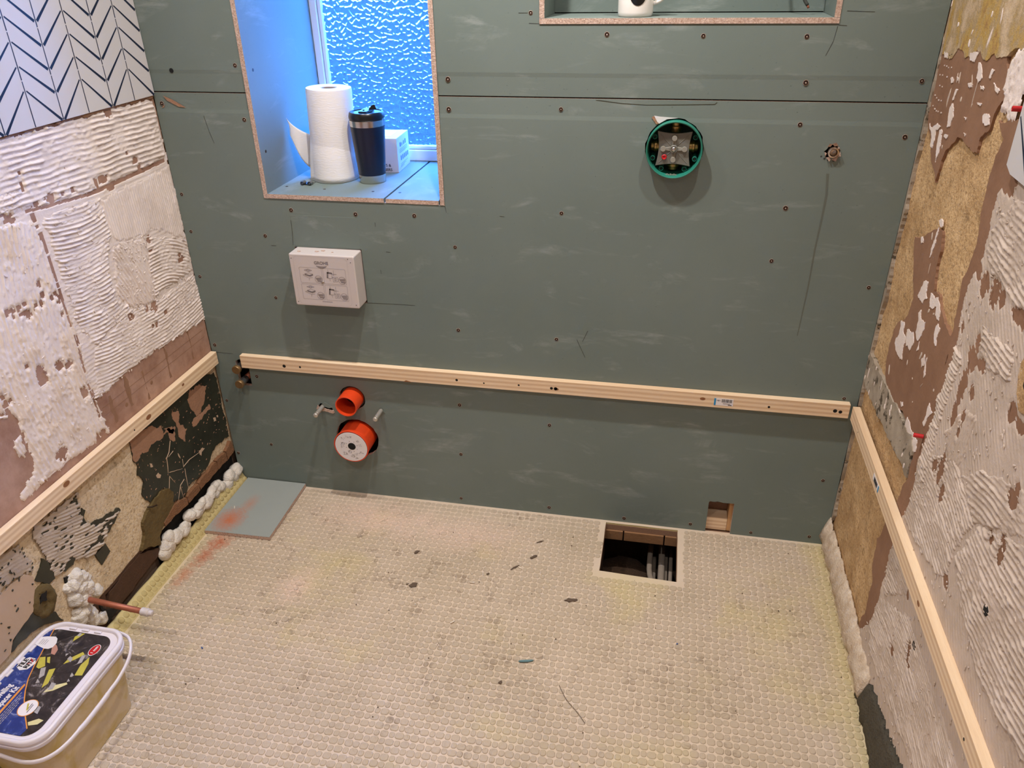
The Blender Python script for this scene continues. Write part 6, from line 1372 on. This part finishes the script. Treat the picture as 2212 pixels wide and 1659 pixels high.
# loose end curling away at the back
def sheet(name, fn, nu, nv, mat, parent, th=0.0008):
    m = MB(); P_ = [[Vector(fn(i / nu, j / nv)) for j in range(nv + 1)] for i in range(nu + 1)]
    v = [p for row in P_ for p in row]
    m.add(v, [(i * (nv + 1) + j, (i + 1) * (nv + 1) + j, (i + 1) * (nv + 1) + j + 1, i * (nv + 1) + j + 1) for i in range(nu) for j in range(nv)])
    o = m.build(name, mat, parent, smooth=True)
    s_ = o.modifiers.new('thickness', 'SOLIDIFY'); s_.thickness = th * 0.5
    return o
def loose(u, v):
    # from the side of the roll to a free corner near the recess side
    x0_, y0_ = c_[0] - 0.062, c_[1] + 0.012
    x = x0_ - 0.056 * u + 0.006 * math.sin(v * 2.5) * u; y = y0_ - 0.045 * u - 0.016 * math.sin(u * math.pi)
    top = 0.118 + 0.055 * u ** 1.3; bot = 0.006 + 0.118 * u ** 1.15
    return (x + 0.008 * math.sin(u * 5) * (v - 0.5), y, zs + bot + (top - bot) * v)
sheet('loose_sheet', loose, 14, 12, MAT['paper'], kr)
def skirt(u, v):
    a = math.radians(195 + 175 * u)
    rr = 0.0666 + 0.0105 * (1 - v) ** 1.2 * (0.35 + 0.65 * math.sin(u * math.pi)) * (1 if u < 0.6 else max(0.0, (0.95 - u) / 0.35)) + 0.007 * (u < 0.15) * (1 - v) - 0.0045 * max(0.0, (v - 0.5) / 0.5)
    return (c_[0] + 0.002 + rr * math.cos(a), c_[1] + rr * math.sin(a), zs + 0.001 + 0.13 * v)
sheet('outer_sheet', skirt, 36, 10, MAT['paper'], kr)

tu = thing('travel_tumbler', 'dark navy travel tumbler with steel bands and black lid, beside the paper roll', 'tumbler', (0.530, 0.172, zs))
tx, ty = 0.534, 0.170
m = MB(); m.lathe((tx, ty, zs), (0, 0, 1), [(0, 0.0365), (0.002, 0.0380), (0.0225, 0.0385)], 40); m.build('base_band', MAT['steel'], tu, smooth=True, auto=40)
m = MB(); m.lathe((tx, ty, zs + 0.0226), (0, 0, 1), [(0, 0.0388), (0.004, 0.0390), (0.135, 0.0485)], 40); m.build('body', MAT['tumbler'], tu, smooth=True, auto=40)
m = MB(); m.lathe((tx, ty, zs + 0.1577), (0, 0, 1), [(0, 0.0488), (0.0165, 0.0497)], 40); m.build('rim_band', MAT['steel'], tu, smooth=True, auto=40)
m = MB(); m.lathe((tx, ty, zs + 0.1744), (0, 0, 1), [(0, 0.0480), (0.003, 0.0500), (0.010, 0.0500), (0.018, 0.0478), (0.0205, 0.0455), (0.0205, 0.0435), (0.0180, 0.0425)], 44); ld_ = m.build('lid', MAT['blackgloss'], tu, smooth=True, auto=40)
m = MB(); m.prism([(tx - 0.012, ty - 0.030, zs + 0.1930), (tx + 0.012, ty - 0.030, zs + 0.1930), (tx + 0.014, ty + 0.030, zs + 0.1930), (tx - 0.014, ty + 0.030, zs + 0.1930)], (0, 0, 0.006)); m.build('lid_bridge', MAT['blackgloss'], ld_, bevel=0.002)
m = MB(); q = [(tx + 0.006, ty + 0.000, zs + 0.1985), (tx + 0.016, ty + 0.004, zs + 0.2105), (tx + 0.024, ty + 0.006, zs + 0.2125), (tx + 0.026, ty + 0.006, zs + 0.206), (tx + 0.030, ty + 0.006, zs + 0.1985)]
m.prism(q, (0, 0.014, 0)); m.build('sip_flap', MAT['blackgloss'], ld_, bevel=0.0015)
m = MB(); m.lathe((tx - 0.002, ty - 0.012, zs + 0.1992), (0, 0, 1), [(0, 0.003), (0.002, 0.0026)], 12); m.build('vent_stud', MAT['blackgloss'], ld_, smooth=True)

bxx = thing('carton', 'small white carton with lettering, behind the tumbler on the sill', 'box', (0.53, 0.335, zs))
X0_, X1_, Yf, Yb, Zt = 0.460, 0.5790, 0.272, 0.402, zs + 0.1005
cA = 0.05
def cr(x, y): return rot2((x, y), (X1_, Yf), cA)
m = MB(); lo_ = [(*cr(X0_, Yf), zs), (*cr(X1_, Yf), zs), (*cr(X1_, Yb), zs), (*cr(X0_, Yb), zs)]
m.prism(lo_, (0, 0, Zt - zs)); m.build('body', MAT['carton'], bxx, bevel=0.001)
fd = Vector((math.cos(cA), math.sin(cA), 0)); sd = Vector((-math.sin(cA), math.cos(cA), 0)); zz = Vector((0, 0, 1))
C0 = Vector((*cr(X1_, Yf), zs))
lettering('lettering', 'SCREWS &', 0.0115, C0 - fd * 0.0500 - sd * 0.0005 + zz * 0.0215, fd, zz, MAT['ink'], bxx, 0.0002)
lettering('lettering', 'FASTENERS', 0.0115, C0 - fd * 0.0490 - sd * 0.0005 + zz * 0.0085, fd, zz, MAT['ink'], bxx, 0.0002)
m = MB()
def side_rect(u0, u1, z0, z1):
    a = C0 + fd * 0.0005; m.add([a + sd * u0 + zz * z0, a + sd * u1 + zz * z0, a + sd * u1 + zz * z1, a + sd * u0 + zz * z1], [(0, 1, 2, 3)])
for k, w_ in enumerate([0.012, 0.008, 0.010, 0.012]): side_rect(0.030 + 0.018 * k, 0.030 + 0.018 * k + w_, 0.070, 0.070 + random.uniform(0.008, 0.014))
for k in range(3): side_rect(0.022, 0.108, 0.0625 - 0.0045 * k, 0.0638 - 0.0045 * k)
for k in range(5): side_rect(0.030 + 0.018 * k, 0.041 + 0.018 * k, 0.030, 0.044)
for k in range(3): side_rect(0.025, 0.105 - 0.02 * k, 0.020 - 0.0045 * k, 0.0210 - 0.0045 * k)
m.build('side_print', MAT['inkblue'], bxx)
m = MB(); m.prism([(*cr(X0_ + 0.02, Yf + 0.03), Zt + 0.0001), (*cr(X1_ - 0.025, Yf + 0.03), Zt + 0.0001), (*cr(X1_ - 0.025, Yb - 0.03), Zt + 0.0001), (*cr(X0_ + 0.02, Yb - 0.03), Zt + 0.0001)], (0, 0, 0.0004)); m.build('top_label', MAT['lab_white'], bxx)

# toggle clip
cl = thing('metal_clip', 'small bent metal clip lying on the sill in front of the paper roll', 'clip', (0.358, 0.105, zs))
m = MB(); m.box((0.343, 0.112, zs), (0.372, 0.132, zs + 0.0012)); m.build('plate', MAT['galv'], cl, bevel=0.0004)
for x in (0.3465, 0.3685):
    m = MB(); m.lathe((x, 0.096, zs + 0.0055), (0, 1, 0), [(0, 0.0055), (0.016, 0.0055), (0.016, 0.0036), (0, 0.0036)], 16, False, False); m.build('curl', MAT['galv'], cl, smooth=True, auto=40)
m = MB(); m.box((0.351, 0.100, zs), (0.364, 0.112, zs + 0.002)); m.build('bridge', MAT['blackgloss'], cl)
for x, y in [(0.306, 0.08), (0.427, 0.067), (0.573, 0.062), (0.651, 0.063)]:
    m = MB(); m.lathe((x, y, WZ + 0.0122), (0, 0, 1), [(0, 0.0042), (0.0006, 0.0040), (0.0006, 0.002)], 12); m.build('screw', MAT['screw'], wall_back)
for y, z in [(0.033, 1.33), (0.029, 1.122)]:
    m = MB(); m.lathe((WX0 + 0.0128, y, z), (1, 0, 0), [(0, 0.0042), (0.0006, 0.0040), (0.0006, 0.002)], 12); m.build('screw', MAT['screw'], wall_back)

# niche: mug and hanging lead
zn = NZ0 + 0.0127
mg = thing('mug', 'white ceramic mug with a black oval motif, standing in the wall niche', 'mug', (1.270, 0.060, zn))
mx, my = 1.2705, 0.052
m = MB(); m.lathe((mx, my, zn), (0, 0, 1), [(0, 0.0375), (0.003, 0.0400), (0.010, 0.0405), (0.094, 0.0410), (0.0955, 0.0400), (0.0945, 0.0385), (0.008, 0.0375)], 44); m.build('body', MAT['mug'], mg, smooth=True, auto=50)
m = MB(); m.tube(smooth_path([(mx + 0.039, my, zn + 0.078), (mx + 0.056, my + 0.002, zn + 0.076), (mx + 0.064, my + 0.003, zn + 0.058), (mx + 0.060, my + 0.002, zn + 0.036), (mx + 0.039, my, zn + 0.026)]), 0.0050, 10, 0, 1.3); m.build('handle', MAT['mug'], mg, smooth=True)
m = MB(); pts = []
for i in range(24):
    a = 2 * math.pi * i / 24; th_ = math.radians(-80) + 0.50 * math.cos(a); zc = zn + 0.052 + 0.028 * math.sin(a)
    pts.append((mx + 0.0414 * math.cos(th_), my + 0.0414 * math.sin(th_), zc))
cen = (mx + 0.0416 * math.cos(math.radians(-80)), my + 0.0416 * math.sin(math.radians(-80)), zn + 0.052)
mid = []
for i in range(24):
    a = 2 * math.pi * i / 24; th_ = math.radians(-80) + 0.25 * math.cos(a); mid.append((mx + 0.0415 * math.cos(th_), my + 0.0415 * math.sin(th_), zn + 0.052 + 0.014 * math.sin(a)))
m.add(pts + mid + [cen], [(i, (i + 1) % 24, 24 + (i + 1) % 24, 24 + i) for i in range(24)] + [(24 + i, 24 + (i + 1) % 24, 48) for i in range(24)])
m.build('motif', MAT['blackgloss'], mg, smooth=True)
wi = MB(); wi.tube(smooth_path([(1.60, 0.150, 1.845), (1.60, 0.11, 1.75), (1.615, 0.09, 1.60), (1.640, 0.085, 1.500), (1.655, 0.080, 1.472)]), 0.0038, 8)
w_o = thing('hanging_lead', 'grey lead hanging down into the wall niche, bare at its tip', 'cable', (1.60, 0.150, 1.845))
wi.build('sheath', MAT['pencil'], w_o, smooth=True)
m = MB(); m.tube([(1.6545, 0.0802, 1.4725), (1.658, 0.079, 1.466)], 0.0026, 8); m.build('bare_tip', MAT['copper'], w_o, smooth=True)

# ------------------------------------------------------------------ cables under the hatch
def cable(pts, r_, label):
    m = MB(); m.tube(smooth_path(pts), r_, 10, 0, 1.5); o = m.build('cable', MAT['cable'], None, pts[0], smooth=True)
    tag(o, label, 'cable', 'cables under the floor hatch')
cable([(1.405, -0.60, -0.265), (1.407, -0.16, -0.265), (1.418, -0.06, -0.265), (1.425, 0.12, -0.265)], 0.0042, 'thin grey cable nearest the middle of the floor hatch')
cable([(1.385, -0.60, -0.165), (1.412, -0.20, -0.165), (1.430, -0.10, -0.165), (1.417, -0.02, -0.165), (1.420, 0.15, -0.165)], 0.0058, 'kinked grey cable bending inside the floor hatch')
cable([(1.420, -0.60, -0.205), (1.426, -0.20, -0.205), (1.432, -0.11, -0.205), (1.432, 0.10, -0.205)], 0.0050, 'grey cable lying under the kinked one in the hatch')
cable([(1.452, -0.60, -0.165), (1.453, -0.20, -0.165), (1.455, -0.08, -0.165), (1.456, 0.15, -0.165)], 0.0072, 'thickest grey cable inside the floor hatch')
cable([(1.468, -0.60, -0.190), (1.468, -0.20, -0.190), (1.470, 0.15, -0.190)], 0.0050, 'grey cable second from the hatch side joist')
cable([(1.485, -0.60, -0.190), (1.485, -0.20, -0.190), (1.487, 0.15, -0.190)], 0.0044, 'grey cable running closest to the hatch side joist')

# wall plugs
for k, (y, z) in enumerate(RIGHT['plugs']):
    m = MB(); m.lathe((W - 0.002, y, z), (-1, 0.2, 0), [(0, 0.0045), (0.018, 0.0045), (0.0185, 0.0036), (0.016, 0.0026)], 14)
    o = m.build('wall_plug', MAT['red'], None, (W, y, z), smooth=True, auto=40)
    tag(o, ['red plastic wall plug in the brown plaster above the batten', 'red plastic wall plug beside the leftover patterned tile'][k], 'wall plug', 'red wall plugs')

# ------------------------------------------------------------------ bits on the floor
zf = 0.0034
def scrap(name, label, cat, pts, mat, h=0.0015, group=None):
    m = MB(); m.prism([(x, y, zf) for x, y in pts], (0, 0, h)); o = m.build(name, mat)
    tag(o, label, cat, group); return o
def blobp(c, a, b, ang, n=9, seed=0, j=0.3):
    q = random.Random(seed); out = []
    for i in range(n):
        t_ = 2 * math.pi * i / n; r_ = q.uniform(1 - j, 1 + j); u, v = a * r_ * math.cos(t_), b * r_ * math.sin(t_)
        out.append((c[0] + u * math.cos(ang) - v * math.sin(ang), c[1] + u * math.sin(ang) + v * math.cos(ang)))
    return out
scrap('packaging_scrap', 'grey-blue strip of packaging lying on the middle of the mat', 'scrap', blobp((1.119, -0.604), 0.017, 0.0035, 0.25, 10, 2, 0.2), MAT['tealscrap'], 0.003)
scrap('plastic_scrap', 'blue plastic sliver on the mat between tub and offcut', 'scrap', blobp(FL['blue'][0], 0.004, 0.002, -0.5, 8, 3), MAT['bluescrap'], 0.002)
scrap('plastic_scrap', 'blue plastic sliver on the mat below the hatch', 'scrap', blobp(FL['blue'][1], 0.003, 0.0015, 0.6, 8, 4), MAT['bluescrap'], 0.002)
m = MB(); m.tube(smooth_path([(x, y, zf + 0.001) for x, y in FL['hair']]), 0.0006, 5); o = m.build('wire_strand', MAT['darkscrap'], None); tag(o, 'long thin curved strand lying on the mat', 'strand')
dl = ['dark smudged flake near the back wall on the mat', 'brown paper flake shaped like a leaf on the mat', 'tiny brown splinter beside the leaf-shaped flake', 'dark crumpled flake close to the floor hatch', 'largest dark smeared flake in front of the hatch', 'small dark pellet in the foreground of the mat', 'twisted brown shaving beside a white crumb', 'round dark crumb left of the twisted shaving', 'curled shaving just behind the crumpled flake']
ds = [(0.008, 0.004), (0.012, 0.009), (0.004, 0.0015), (0.011, 0.005), (0.017, 0.006), (0.005, 0.004), (0.014, 0.003), (0.004, 0.004), (0.013, 0.002)]
for k, c in enumerate(FL['dark']): scrap('debris_flake', dl[k], 'debris', blobp(c, ds[k][0], ds[k][1], random.uniform(0.2, 0.9), 10, 20 + k, 0.35), MAT['darkscrap'], 0.0015, 'debris on the mat')
wl_ = ['white plaster sliver lying flat on the mat', 'white plaster splinter standing out mid mat', 'white crumb beside the twisted shaving']
for k, c in enumerate(FL['white']): scrap('plaster_sliver', wl_[k], 'debris', blobp(c, 0.008, 0.0018, [0.1, 0.8, -0.5][k], 8, 40 + k, 0.2), MAT['whitescrap'], 0.0022, 'plaster slivers on the mat')
cr_ = MB()
for _ in range(230):
    x, y = random.uniform(0.06, 1.9), random.uniform(-1.15, -0.02)
    if HX0 - 0.01 < x < HX1 + 0.01 and y > HY0 - 0.01: continue
    if x < 0.26 and (y > -0.30 or y < -0.85): continue
    s_ = random.uniform(0.0008, 0.0022); cr_.lathe((x, y, zf - 0.0004), (random.uniform(-.4, .4), random.uniform(-.4, .4), 1), [(0, s_), (s_ * 0.9, s_ * 0.7)], 5, True, True, 0 if random.random() < 0.55 else 1)
o = cr_.build('floor_crumbs', [MAT['whitescrap'], MAT['darkscrap']], None, (0.97, -0.6, 0)); tag(o, 'scattered tiny plaster crumbs and grit on the mat', 'debris', None, 'stuff')
